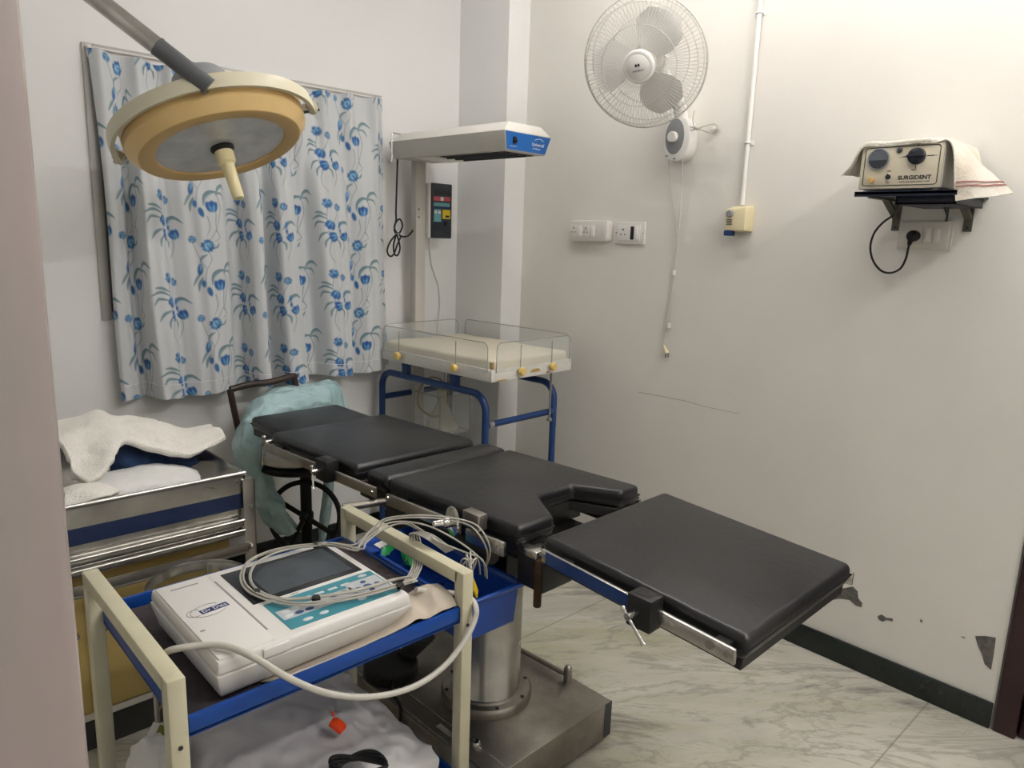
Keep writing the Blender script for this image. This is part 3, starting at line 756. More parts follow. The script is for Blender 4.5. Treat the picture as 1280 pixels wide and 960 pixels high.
# --- conduit with clips and the cream box under it
def conduit():
    root = thing('conduit', 'thin white cable conduit running down the wall to the cream box', 'conduit', (XR, 1.505, 1.655))
    b = MB(); b.cyl((XR-.010, 1.505, 1.652), (XR-.010, 1.505, 2.949), .009, 16); b.obj('conduit_pipe', M['white_plastic'], root)
    for z in (2.329, 1.878):
        b = MB(); b.bmm((XR-.004, 1.483, z-.008), (XR, 1.527, z+.008), .001); b.tube([(XR-.010+.011*math.cos(t), 1.505+.0115*math.sin(t), z) for t in [PI*.35+i*(PI*1.3)/10 for i in range(11)]], .003, 6)
        b.obj('saddle_clip', M['white_plastic'], root)
conduit()
def jbox():
    root = thing('alarm_box', 'small cream wall box with a grey dial hanging at the foot of the conduit', 'wall box', (XR, 1.50, 1.545))
    y0, y1, z0, z1 = 1.455, 1.548, 1.552, 1.645
    b = MB()
    b.hexa([(XR, y0, z0), (XR, y1, z0), (XR, y1, z1+.004), (XR, y0, z1+.004)], [(XR-.060, y0+.004, z0+.004), (XR-.060, y1-.004, z0+.004), (XR-.060, y1-.004, z1-.012), (XR-.060, y0+.004, z1-.002)], .005)
    b.obj('box_body', M['cream_box'], root)
    B = WB(1.500, 1.60, .0602)
    b = MB(); b.lathe([(.014, 0), (.014, .006), (.011, .010), (0, .010)], B @ T(-.023, .018, 0), 20); b.obj('dial_knob', M['grey_mid'], root)
    b = MB()
    for yy, w in ((-.004, .011), (-.010, .012), (-.0165, .010), (-.022, .012)): b.bmm((-.023-w, yy-.0018, 0), (-.023+w, yy+.0018, .0006), 0, B)
    b.obj('printed_label', M['grey_dark'], root)
    b = MB(); b.bmm((XR-.058, 1.515, z0-.016), (XR-.025, 1.545, z0+.004), .002); b.obj('blue_jack', M['blue_paint'], root)
jbox()

# --- shelf, electrical unit, towel
def wall_shelf():
    root = thing('wall_shelf', 'navy steel shelf on two grey brackets holding the dial unit', 'shelf', (XR, .84, 1.57))
    b = MB(); b.bmm((2.305, .690, 1.661), (XR, .968, 1.671), .001); b.bmm((2.305, .690, 1.656), (2.311, .968, 1.670), .001)
    b.bmm((2.345, .700, 1.634), (2.352, .862, 1.662), .001); b.bmm((2.345, .700, 1.634), (2.59, .706, 1.662), .001); b.bmm((2.345, .856, 1.634), (2.59, .862, 1.662), .001); b.bmm((2.345, .700, 1.634), (2.59, .862, 1.640), .001)
    b.obj('shelf_board', M['navy_metal'], root)
    for y in (.945, .735):
        b = MB(); w = .0125
        b.bmm((XR-.004, y-w, 1.565), (XR, y+w, 1.660), .001); b.bmm((XR-.22, y-w, 1.656), (XR, y+w, 1.660), .001)
        b.hexa([(XR-.115, y-w*.8, 1.656), (XR-.115, y+w*.8, 1.656), (XR-.09, y+w*.8, 1.656), (XR-.09, y-w*.8, 1.656)], [(XR-.008, y-w*.8, 1.600), (XR-.008, y+w*.8, 1.600), (XR-.003, y+w*.8, 1.612), (XR-.003, y-w*.8, 1.612)])
        o = b.obj('shelf_bracket', M['bracket'], root)
        for zz in (1.576, 1.625):
            b = MB(); b.cyl((XR-.006, y, zz), (XR-.003, y, zz), .0045, 10); b.obj('bracket_screw', M['grey_dark'], o)
wall_shelf()

def dial_unit():
    xF = 2.325; y0, y1, z0, z1 = .738, .968, 1.672, 1.806
    root = thing('low_voltage_unit', 'cream electrical supply unit with a round meter and a big dial on the shelf', 'power supply', (2.44, .853, z0))
    b = MB(); b.bmm((xF, y0, z0+.006), (2.575, y1, z1), .004)
    for x in (xF+.02, 2.55):
        for y in (y0+.02, y1-.02): b.cyl((x, y, z0), (x, y, z0+.008), .008, 12)
    b.obj('case', M['warm_white'], root)
    S = Matrix(((0, 0, -1, xF), (-1, 0, 0, (y0+y1)/2), (0, 1, 0, (z0+z1)/2+.003), (0, 0, 0, 1)))
    b = MB(); b.bmm((-.112, -.063, 0), (.112, .062, .003), .001, S); b.obj('front_panel', M['panel_cream'], root)
    b = MB()
    w, h = .102, .054; loop = []
    for cx, cy, a0 in ((w-.008, h-.008, 0), (-w+.008, h-.008, 90), (-w+.008, -h+.008, 180), (w-.008, -h+.008, 270)):
        for k in range(5): loop.append(S @ Vector((cx+.008*math.cos(math.radians(a0+22.5*k)), cy+.008*math.sin(math.radians(a0+22.5*k)), .0032)))
    b.tube(loop, .0011, 5, closed=True); b.obj('panel_border', M['ink_black'], root)
    mx, my = -.063, .022
    b = MB(); b.lathe([(.031, .003), (.031, .007), (.028, .0075), (.0275, .005)], S @ T(mx, my, 0), 40); b.obj('meter_rim', M['grey_mid'], root)
    b = MB(); b.lathe([(0, .0062), (.0278, .0062), (.0278, .003)], S @ T(mx, my, 0), 40); mt = b.obj('meter_face', M['meter_glass'], root)
    b = MB(); b.prism([(.0272*math.cos(t), .0272*math.sin(t)) for t in [PI+.12+i*(PI-.24)/16 for i in range(17)]], .0060, .0068, M=S @ T(mx, my, 0)); b.obj('meter_mask', M['meter_dark'], mt, smooth=False)
    b = MB(); b.lathe([(.0075, .003), (.0075, .007), (.005, .008), (0, .008)], S @ T(-.007, .044, 0), 20); b.obj('indicator_lamp', M['grey_dark'], root)
    kx, ky = .042, .025
    b = MB(); b.lathe([(.0235, .003), (.0225, .014), (.020, .016), (0, .016)], S @ T(kx, ky, 0), 36); b.bmm((-.024, -.003, .014), (.022, .003, .021), .001, S @ T(kx, ky, 0)); dial = b.obj('selector_dial', M['dial'], root)
    b = MB()
    for x, y, sx_, sy in ((.035, 0, .008, .001), (-.032, 0, .006, .001), (0, .030, .001, .004), (0, -.030, .001, .004)): b.bmm((kx+x-sx_, ky+y-sy, .003), (kx+x+sx_, ky+y+sy, .0036), 0, S)
    b.obj('dial_mark', M['ink_black'], root)
    for s_, x, y in (('MAX', kx, ky+.037), ('MIN', kx-.004, ky-.037), ('HIGH', kx+.046, ky), ('LOW', kx-.040, ky-.001), ('OFF', -.030, -.014), ('ON', -.030, -.046)):
        text('panel_lettering', s_, .0065, M['ink_grey'] if s_ in ('HIGH', 'LOW') else M['ink_black'], root, S @ T(x, y, .0032))
    b = MB(); b.lathe([(.0085, .003), (.008, .009), (0, .0095)], S @ T(-.076, -.038, 0), 20); b.obj('push_button', M['tan_knob'], root)
    b = MB(); b.lathe([(.007, .003), (.007, .006), (0, .006)], S @ T(-.030, -.030, 0), 16); b.cyl(S @ Vector((-.030, -.030, .005)), S @ Vector((-.028, -.024, .016)), .0025, 8); b.obj('toggle_switch', M['hole'], root)
    text('brand_lettering', 'SURGIDENT', .0155, M['ink_black'], root, S @ T(.042, -.034, .0032), sx=1.06, bold=.0005)
    text('brand_subtitle', 'LOW VOLTAGE SUPPLY UNIT', .0062, M['ink_black'], root, S @ T(.044, -.0455, .0032), sx=1.0)
dial_unit()

def unit_towel():
    zt = 1.812
    R = []
    for x, f in ((2.316, 0), (2.322, .1), (2.44, .5), (2.575, 1)):
        R.append([(x-.004, 1.018-.01*f, 1.722+.01*f), (x, .995, 1.75), (x, .978, 1.790), (x+.002, .955, zt+.003), (x+.004, .90, zt+.001), (x, .84, zt+.003), (x+.002, .77, zt+.002), (x, .735, zt-.004)])
    R[0] = [(p[0]-.001, p[1], p[2]-(.014 if 1 < i < 7 else .004)) for i, p in enumerate(R[0])]
    root = thing('cloth', 'white cloth with red woven stripes draped over the dial unit', 'cloth', (2.44, .85, 1.64))
    # right fall, flared
    F = [[(2.318, .735, zt-.004), (2.31, .715, 1.775), (2.305, .705, 1.715), (2.305, .690, 1.640)],
         [(2.36, .733, zt-.002), (2.335, .700, 1.770), (2.322, .672, 1.715), (2.322, .655, 1.648)],
         [(2.42, .731, zt-.003), (2.385, .690, 1.765), (2.372, .652, 1.712), (2.372, .620, 1.655)],
         [(2.50, .731, zt-.003), (2.46, .692, 1.76), (2.445, .640, 1.715), (2.44, .592, 1.668)],
         [(2.575, .733, zt-.004), (2.54, .700, 1.752), (2.52, .655, 1.71), (2.515, .610, 1.672)]]
    full = []
    for i in range(4):
        full.append(R[i][:-1]+[F[(0, 1, 3, 4)[i]][0]]+F[(0, 1, 3, 4)[i]][1:])
    mid = [tuple((a+b)/2 for a, b in zip(p, q)) for p, q in zip(full[1], full[2])]
    mid[-3:] = [(F[2][1]), (F[2][2]), (F[2][3])]
    rows = [full[0], full[1], mid, full[2], full[3]]
    b = MB(); b.patch(rows, 66, 32, noise=.0018, nscale=22, thick=.003); b.obj('cloth_sheet', M['towel_fine'], root, angle=80)
    # woven stripes on the hanging end
    def lerp(p, q, t): return tuple(a+(c-a)*t for a, c in zip(p, q))
    for t0 in (.30, .46):
        b = MB()
        ctl = [[Vector(lerp(r[-2], r[-1], t))+Vector((-.004, -.0045, 0)) for r in rows] for t in (t0, t0+.055)]
        b.patch(ctl, 30, 3, thick=.0012, noise=.0018, nscale=22); b.obj('woven_stripe', M['stripe'], root)
M['towel_fine'] = mat('off_white_towel', '#dedad0', .95, color2='#cfc5b4', vscale=9, bump=.4, bscale=140)
M['stripe'] = mat('faded_red_thread', '#94605c', .9)
unit_towel()

def unit_cord():
    root = thing('power_cord', 'black power cord looping from the shelf to the ivory switch plate', 'cord', (2.5600, 0.9313, 1.4368))
    b = MB()
    b.tube([(2.4000, 0.8588, 1.6528), (2.4800, 0.8940, 1.6363), (2.5500, 0.9355, 1.6152), (2.5750, 0.9764, 1.5906), (2.5800, 1.0021, 1.5568), (2.5800, 1.0095, 1.5120), (2.5800, 0.9962, 1.4677), (2.5800, 0.9663, 1.4348), (2.5800, 0.9351, 1.4286), (2.5750, 0.9053, 1.4432), (2.5700, 0.8904, 1.4747), (2.5650, 0.8854, 1.5054), (2.5600, 0.8820, 1.5206)], .0035, 8, n=7)
    b.obj('cord_flex', M['rubber'], root)
    for dx in (0, 4):
        b = MB(); b.tube([(2.4500, 0.7693, 1.6521), (2.5000, 0.7780, 1.6363), (2.5800, 0.7900, 1.6116), (2.5920, 0.7963, 1.5974)] if dx else [(2.4500, 0.7561, 1.6496), (2.5200, 0.7720, 1.6279), (2.5920, 0.7940, 1.5974)], .003, 8, n=5); b.obj('spare_lead', M['rubber'], root)
    q = (2.5750, 0.8776, 1.5487); B = WB(q[1], q[2], .026)
    b = MB(); b.lathe([(.017, -.012), (.0185, 0), (.017, .016), (.012, .020), (0, .021)], B, 28); b.hexa([B @ Vector(p) for p in ((-.013, -.005, -.004), (.005, -.005, -.004), (.005, -.005, .014), (-.013, -.005, .014))], [B @ Vector(p) for p in ((-.013, -.030, .0), (-.003, -.030, .0), (-.003, -.030, .010), (-.013, -.030, .010))], .002)
    b.obj('plug_top', M['rubber'], root)
unit_cord()

# ================================================================ infant warmer
def infant_warmer():
    L = dict(world=False)
    root = thing('infant_warmer', 'white radiant baby warmer with an overhead heater, clear side panels and blue tube legs', 'baby warmer', (1.95, 2.19, 0), .0559)
    TX, TY, zt, zb = .51, .745, .970, .918
    # tray
    b = MB(); t = .012
    b.bmm((0, 0, zb), (TX, t, zt), .003); b.bmm((0, TY-t, zb), (TX, TY, zt), .003); b.bmm((0, t, zb), (t, TY-t, zt), .003); b.bmm((TX-t, t, zb), (TX, TY-t, zt), .003)
    b.bmm((t, t, zb+.012), (TX-t, TY-t, zb+.022)); b.obj('tray', M['warm_white'], root, **L)
    # dirty streaks where the paint has rusted along the front skirt
    rs = mat('faint_rust_stain', '#b99a63', .8)
    for x0, x1, z0, z1 in ((.02, .10, .921, .925), (.14, .20, .951, .957), (.23, .30, .936, .949), (.33, .36, .925, .931)):
        b = MB(); b.prism([(x0, z0), ((x0+x1)/2, z0-.001), (x1, z0+.001), (x1-.01, z1), ((x0+x1)/2+.01, z1+.002), (x0+.015, z1)], 0, .0006, M=Matrix(((1, 0, 0, 0), (0, 0, -1, 0), (0, 1, 0, 0), (0, 0, 0, 1))))
        b.obj('rust_streak', rs, root, **L)
    # clear panels
    H = .122; zp = zt-.012
    def panel(p, q):
        b = MB(); p, q = Vector(p), Vector(q); w = (q-p).length
        ux = (q-p).normalized(); Mx = Matrix(((ux.x, 0, ux.y, p.x), (ux.y, 0, -ux.x, p.y), (0, 1, 0, zp), (0, 0, 0, 1)))
        r = .028; poly = [(0, 0), (w, 0)]
        poly += [(w-r+r*math.cos(a), H-r+r*math.sin(a)) for a in [k*PI/12 for k in range(7)]]
        poly += [(r-r*math.cos(a), H-r+r*math.sin(a)) for a in [PI/2-k*PI/12 for k in range(7)]]
        b.prism(poly, -.002, .002, M=Mx); o = b.obj('clear_side_panel', M['acrylic'], root, smooth=False, **L)
        e = MB(); e.tube([Mx @ Vector((x, y, 0)) for x, y in [poly[1]]+poly[2:]+[poly[0]]], .0021, 5)
        e.obj('panel_edge', M['acrylic_edge'], o, **L)
    panel((-.006, .020, 0), (-.006, .725, 0)); panel((.020, -.006, 0), (.49, -.006, 0)); panel((TX+.006, .020, 0), (TX+.006, .725, 0)); panel((.02, TY+.006, 0), (.49, TY+.006, 0))
    # yellow knobs and their guide rods
    for p, d in (((0, .60), (-1, 0)), ((0, .21), (-1, 0)), ((.16, 0), (0, -1)), ((.36, 0), (0, -1))):
        b = MB(); K = zframe((p[0]+d[0]*.001, p[1]+d[1]*.001, .952), (d[0], d[1], 0), (0, 0, 1))
        b.lathe([(.006, 0), (.007, .008), (.015, .010), (.0185, .016), (.0185, .024), (.015, .030), (0, .031)], K, 24); kn = b.obj('panel_knob', M['knob'], root, **L)
        b = MB(); b.cyl((p[0]+d[0]*.010, p[1]+d[1]*.010, .962), (p[0]+d[0]*.010, p[1]+d[1]*.010, 1.065), .0022, 6); b.obj('guide_rod', M['acrylic_edge'], kn, **L)
    # pole, hood
    px, py = .238, .772
    b = MB(); b.bmm((px-.03, py-.02, .34), (px+.03, py+.02, 1.85), .004); po = b.obj('pole', M['grey_enamel'], root, **L)
    for z in (1.622, 1.585):
        b = MB(); b.cyl((px-.014, py-.020, z), (px-.014, py-.023, z), .004, 12); b.obj('pole_screw', M['grey_dark'], po, **L)
    cx = .222; y0, y1 = .048, .80; zl, zm, zh = 1.845, 1.918, 1.958
    wb, wm, wt = .118, .140, .098
    low = [(cx-wb, y0+.012, zl), (cx+wb, y0+.012, zl), (cx+wb, y1-.01, zl), (cx-wb, y1-.01, zl)]
    midd = [(cx-wm, y0, zm), (cx+wm, y0, zm), (cx+wm, y1, zm), (cx-wm, y1, zm)]
    top = [(cx-wt, y0+.022, zh), (cx+wt, y0+.022, zh), (cx+wt, y1-.04, zh), (cx-wt, y1-.04, zh)]
    b = MB(); b.hexa(low, midd, .002); hd = b.obj('heater_hood', M['grey_enamel'], root, **L)
    b = MB(); b.hexa([(x, y, z+.0005) for x, y, z in midd], top, .003); b.obj('hood_lid', M['warm_white'], hd, **L)
    def fr(u, v):   # on the sloping front face
        z = zl+(zm-zl)*v; w = wb+(wm-wb)*v; return Vector((cx-w+2*w*u, y0+.012*(1-v)-.0012, z))
    b = MB(); b.hexa([fr(.02, .06), fr(.98, .06), fr(.98, .97), fr(.02, .97)], [p+Vector((0, -.0016, 0)) for p in (fr(.02, .06), fr(.98, .06), fr(.98, .97), fr(.02, .97))]); bp = b.obj('hood_front_panel', M['hood_blue'], root, smooth=False, **L)
    b = MB(); s = fr(.19, .56); b.bmm((s.x-.008, s.y-.010, s.z-.013), (s.x+.008, s.y, s.z+.013), .002); b.cyl((s.x, s.y-.008, s.z), (s.x+.004, s.y-.016, s.z-.004), .004, 10); b.obj('lamp_switch', M['hole'], bp, **L)
    Wm = root.matrix_basis
    def ftext(n, st, sz, u, v):
        p = Wm @ (fr(u, v)+Vector((0, -.0020, 0))); X = Wm.to_3x3() @ Vector((1, 0, 0)); Y = (fr(.5, 1)-fr(.5, 0)).normalized(); Y = Wm.to_3x3() @ Y
        text(n, st, sz, M['ink_white'], bp, frame(p, X, Y))
    ftext('panel_lettering', 'Universal', .020, .74, .50); ftext('panel_lettering', 'Life Warmer', .009, .73, .28); ftext('panel_lettering', 'LAMP SWITCH', .006, .17, .24)
    b = MB(); b.tube([fr(.74+.10*t, .72+.10*(1-t*t))+Vector((0, -.003, 0)) for t in [-1+k/5 for k in range(11)]], .0012, 5); b.obj('panel_arc', M['ink_white'], bp, **L)
    b = MB(); b.bmm((cx-.085, y0+.05, zl-.003), (cx+.085, .50, zl+.002)); hr = b.obj('heater_recess', M['hole'], root, **L)
    for k in range(3):
        b = MB(); b.cyl((cx-.05+.05*k, y0+.06, zl-.006), (cx-.05+.05*k, .49, zl-.006), .004, 10); b.obj('heater_rod', M['grey_dark'], hr, **L)
    b = MB(); b.bmm((cx-.10, .52, zl-.004), (cx+.10, .66, zl), .002); b.obj('hood_bracket', M['warm_white'], root, **L)
    # infusion hook on the hood
    b = MB(); hx, hy, hz = cx-.10, .765, 1.955
    b.tube([(hx+.05, hy, hz), (hx-.02, hy, hz), (hx-.045, hy, hz-.001), (hx-.048, hy, hz-.03), (hx-.048, hy, hz-.115), (hx-.056, hy, hz-.130), (hx-.068, hy, hz-.128), (hx-.074, hy, hz-.108)], .003, 8, n=5); b.obj('infusion_hook', M['steel'], root, **L)
    # controller
    x0, x1, yb, yf, z0, z1 = .272, .412, .782, .735, 1.490, 1.748
    b = MB(); b.bmm((x0, yf, z0), (x1, yb, z1), .008); cb = b.obj('controller_box', M['warm_white'], root, **L)
    b = MB(); b.bmm((x0+.012, yf-.006, z0-.002), (x1+.004, yf+.004, z1+.002), .005); pn = b.obj('controller_panel', M['pad_panel'], cb, **L)
    def key(name, u0, u1, v0, v1, m, d=.0008):
        X0, X1 = x0+.018, x1-.002; b = MB(); b.bmm((X0+(X1-X0)*u0, yf-.006-d, z0+(z1-z0)*v0), (X0+(X1-X0)*u1, yf-.0055, z0+(z1-z0)*v1)); return b.obj(name, M[m], pn, smooth=False, **L)
    key('display_window', .10, .95, .80, .88, 'screen_rim'); key('red_display', .06, .95, .685, .765, 'red_key'); key('red_display', .42, .58, .69, .76, 'key_white', .0012)
    key('cyan_strip', .06, .92, .585, .655, 'teal_key'); key('cyan_strip', .06, .92, .545, .575, 'ink_navy'); key('cyan_key', .08, .46, .30, .535, 'teal_key'); key('yellow_label', .54, .95, .36, .53, 'yellow_key'); key('yellow_label', .68, .90, .385, .425, 'ink_black', .0012)
    for u in (.10, .30): key('white_key', u, u+.13, .45, .50, 'key_white', .0012)
    b = MB(); b.bmm((x1-.045, yf-.010, z0+.060), (x1-.028, yf-.005, z0+.078), .002); b.obj('power_switch', M['hole'], pn, **L)
    for v, u1 in ((.135, .9), (.09, .75), (.06, .8)): key('print_line', .12, u1, v, v+.012, 'grey_dark')
    # cable of the skin probe
    b = MB(); b.tube([(x0+.02, yf+.02, z0), (x0+.022, yf+.02, z0-.06), (x0+.03, yf+.01, z0-.14), (x0+.062, yf, z0-.23), (x0+.066, yf-.01, z0-.32), (x0+.048, yf-.02, z0-.42), (x0+.044, yf-.02, z0-.50)], .0035, 8, n=6); b.obj('probe_cable', M['cable_grey'], root, **L)
    # blue frame
    def U(lx, n):
        yy0, yy1, zt_, r = .065, .79, .850, .075
        pts = [(lx, yy0, .09), (lx, yy0, zt_-r)]+[(lx, yy0+r-r*math.cos(a), zt_-r+r*math.sin(a)) for a in [k*PI/12 for k in range(1, 6)]]+[(lx, yy0+r, zt_), (lx, yy1-r, zt_)]+[(lx, yy1-r+r*math.sin(a), zt_-r+r*math.cos(a)) for a in [k*PI/12 for k in range(1, 6)]]+[(lx, yy1, zt_-r), (lx, yy1, .09)]
        b = MB(); b.tube(pts, .0155, 14); b.obj('leg_frame', M['blue_paint'], root, **L)
        for yy in (yy0, yy1):
            b = MB(); b.cyl((lx-.012, yy, .034), (lx+.012, yy, .034), .034, 22); b.bmm((lx-.018, yy-.014, .04), (lx+.018, yy+.014, .095), .004); b.obj('castor', M['rubber'], root, **L)
    U(.035, 0); U(.475, 1)
    for p, q, rr in (((.035, .065, .720), (.475, .065, .720), .0145), ((.035, .79, .720), (.475, .79, .720), .0145), ((.035, .065, .36), (.035, .79, .36), .0125), ((.475, .065, .36), (.475, .79, .36), .0125)):
        b = MB(); b.cyl(p, q, rr, 14); b.obj('cross_bar', M['blue_paint'], root, **L)
    b = MB(); b.cyl((.050, .065, .720), (.078, .065, .720), .0158, 14); b.obj('joint_sleeve', M['steel'], root, **L)
    for yy in (.26, .60):
        b = MB()
        for lx in (.035, .475): b.bmm((lx-.012, yy-.02, .855), (lx+.012, yy+.02, zb+.015), .002)
        b.bmm((.02, yy-.012, zb-.02), (.49, yy+.018, zb+.002)); b.obj('tray_support', M['blue_paint'], root, **L)
    b = MB(); b.cyl((.425, .045, .690), (.425, .045, zb+.01), .005, 10); b.lathe([(0, -.006), (.013, -.006), (.013, .004), (.006, .010), (0, .010)], T(.425, .045, .69), 14); b.obj('tilt_screw', M['dull_steel'], root, **L)
    b = MB(); b.lathe([(.019, -.012), (.019, .012), (0, .012)], zframe((.455, .062, .700), (-1, 0, 0)), 16); b.obj('clamp_knob', M['rubber'], root, **L)
    # lower shelf
    b = MB(); b.bmm((.022, .045, .372), (.488, .80, .382), .002); b.bmm((.022, .045, .372), (.488, .052, .400), .002); b.bmm((.481, .045, .372), (.488, .80, .400), .002); b.bmm((.022, .045, .372), (.029, .80, .400), .002); b.obj('lower_shelf', M['warm_white'], root, **L)
    # bottle in its clear holder under the tray
    bx, by, bz = .205, .54, .575
    b = MB(); s = .095; w = .003
    b.bmm((bx-s, by-s, bz), (bx+s, by+s, bz+w)); b.bmm((bx-s, by-s, bz), (bx-s+w, by+s, bz+.19)); b.bmm((bx+s-w, by-s, bz), (bx+s, by+s, bz+.19)); b.bmm((bx-s, by-s, bz), (bx+s, by-s+w, bz+.19)); b.bmm((bx-s, by+s-w, bz), (bx+s, by+s, bz+.19))
    b.obj('bottle_holder', M['acrylic'], root, **L)
    b = MB()
    for dx in (-s, s):
        for dy in (-s, s): b.cyl((bx+dx, by+dy, bz), (bx+dx, by+dy, zb+.013 if dy > 0 else bz+.19), .0025, 6)
    for z in (bz, bz+.19): b.tube([(bx-s, by-s, z), (bx+s, by-s, z), (bx+s, by+s, z), (bx-s, by+s, z)], .002, 5, closed=True)
    b.obj('holder_edge', M['acrylic_edge'], root, **L)
    b = MB(); b.lathe([(0, .006), (.075, .006), (.080, .015), (.075, .035), (.030, .125), (.024, .14), (.024, .19), (.028, .20), (.024, .20), (0, .20)], T(bx, by, bz), 30); b.obj('conical_bottle', M['clear_jar'], root, **L)
    b = MB(); b.tube([(bx, by, bz+.20), (bx-.01, by, bz+.25), (bx-.07, by+.02, bz+.26), (bx-.12, by+.03, bz+.20), (bx-.125, by+.02, bz+.13), (bx-.08, by-.02, bz+.085), (bx-.02, by-.03, bz+.09), (bx+.02, by-.02, bz+.13), (bx+.04, by, bz+.22), (bx+.045, by+.01, bz+.33)], .005, 8, n=6); b.obj('suction_tube', mat('amber_rubber_tube', '#8d8168', .5), root, **L)

    # mattress lying in the tray
    mt = thing('mattress', 'thin cream mattress lying in the tray of the baby warmer', 'mattress', root.matrix_basis @ Vector((.255, .372, .941)), .0559)
    b = MB(); b.box((0, 0, .033), (.482, .716, .066), .014, seg=4); t = b.bm
    bmesh.ops.subdivide_edges(t, edges=[e for e in t.edges if e.calc_length() > .1], cuts=14, use_grid_fill=True)
    from mathutils import noise as nz
    for v in t.verts:
        if v.co.z > .02: v.co.z += .004*nz.noise(v.co*9)-.003*math.exp(-((v.co.x)**2+(v.co.y)**2)/.03)
    b.obj('mattress_cover', M['mattress'], mt, **L)
    b = MB(); b.box((-.2345, -.3515, .043), (.013, .013, .030), .002); b.obj('corner_tape', mat('brown_tape', '#a98d5c', .6), mt, **L)

    # black mains lead coiled and hung on the pole
    root2 = thing('mains_lead', 'black mains lead tied in a coil beside the warmer pole', 'cord', (2.0094, 2.9850, 1.3985))
    b = MB()
    P = lambda x, y, d=2.985: None
    b.tube([(2.0312, 2.9850, 1.8454), (2.0236, 2.9800, 1.7323), (2.0193, 2.9800, 1.6150), (2.0160, 2.9750, 1.5668), (2.0036, 2.9700, 1.5295), (2.0229, 2.9650, 1.5041), (2.0456, 2.9650, 1.5383), (2.0352, 2.9700, 1.5713), (2.0160, 2.9750, 1.5558), (2.0037, 2.9700, 1.5184), (2.0184, 2.9650, 1.4891), (2.0288, 2.9600, 1.4372), (2.0186, 2.9650, 1.4031), (2.0038, 2.9700, 1.4103), (1.9992, 2.9700, 1.4513), (2.0093, 2.9650, 1.4963)], .0042, 8, n=7)
    b.tube([(2.0104, 2.9600, 1.5039), (1.9712, 2.9550, 1.4661), (1.9534, 2.9550, 1.4251), (1.9668, 2.9550, 1.3993), (1.9892, 2.9550, 1.4070), (2.0117, 2.9550, 1.4557), (2.0297, 2.9550, 1.4896)], .0042, 8, n=7)
    b.tube([(2.0172, 2.9500, 1.4968), (2.0480, 2.9550, 1.4901), (2.0827, 2.9650, 1.4983), (2.1129, 2.9750, 1.5216)], .0042, 8, n=6)
    b.obj('lead_flex', M['rubber'], root2)
    b = MB(); q = Vector((2.0116, 2.9550, 1.5040)); b.tube([q+Vector((.013*math.cos(t), .009*math.sin(t), 0)) for t in [k*PI/5 for k in range(10)]], .003, 6, closed=True); b.obj('cable_tie', M['grey_mid'], root2)

    # small things on the lower shelf
    W = root.matrix_basis
    b = MB(); q = W @ Vector((.245, .22, .382))
    b.tube([q+Vector((-.03, 0, .02)), q+Vector((-.01, .01, .038)), q+Vector((.015, 0, .02)), q+Vector((.03, -.01, .034))], .014, 10, n=5); b.box((q.x, q.y, q.z+.012), (.05, .035, .024), .005); b.cyl(q+Vector((0, 0, .02)), q+Vector((.0, .0, .065)), .010, 12)
    single(b, 'tubing_clamp', mat('bright_blue_plastic', '#1d4f8e', .35), 'small blue plastic clamp lying on the lower shelf of the baby warmer', 'clamp')
    b = MB(); b.lathe([(0, .05), (.02, .047), (.034, .03), (.037, .002), (.041, .0), (.037, .0), (.030, .028), (.018, .042), (0, .045)], T(*(W @ Vector((.325, .20, .3825)))), 24)
    single(b, 'oxygen_mask', M['clear_jar'], 'clear plastic mask cup on the lower shelf beside the blue clamp', 'mask')
    b = MB(); q = W @ Vector((.325, .12, .3825)); b.box((q.x, q.y, q.z+.012), (.055, .03, .024), .006, M=None)
    single(b, 'gauze_packet', M['paper'], 'small white packet in front of the clear mask cup', 'packet')
    b = MB(); q = W @ Vector((.424, .165, .3825)); t_ = T(*q) @ Rz(.05)
    b.box((0, 0, .004), (.085, .17, .008), .002, t_); b.box((-.04, 0, .014), (.006, .17, .028), .002, t_); b.box((.04, 0, .014), (.006, .17, .028), .002, t_); b.box((0, -.083, .014), (.085, .006, .028), .002, t_); b.box((0, .083, .014), (.085, .006, .028), .002, t_)
    single(b, 'kidney_tray', M['white_plastic'], 'shallow white dish at the right end of the lower warmer shelf', 'dish')
infant_warmer()

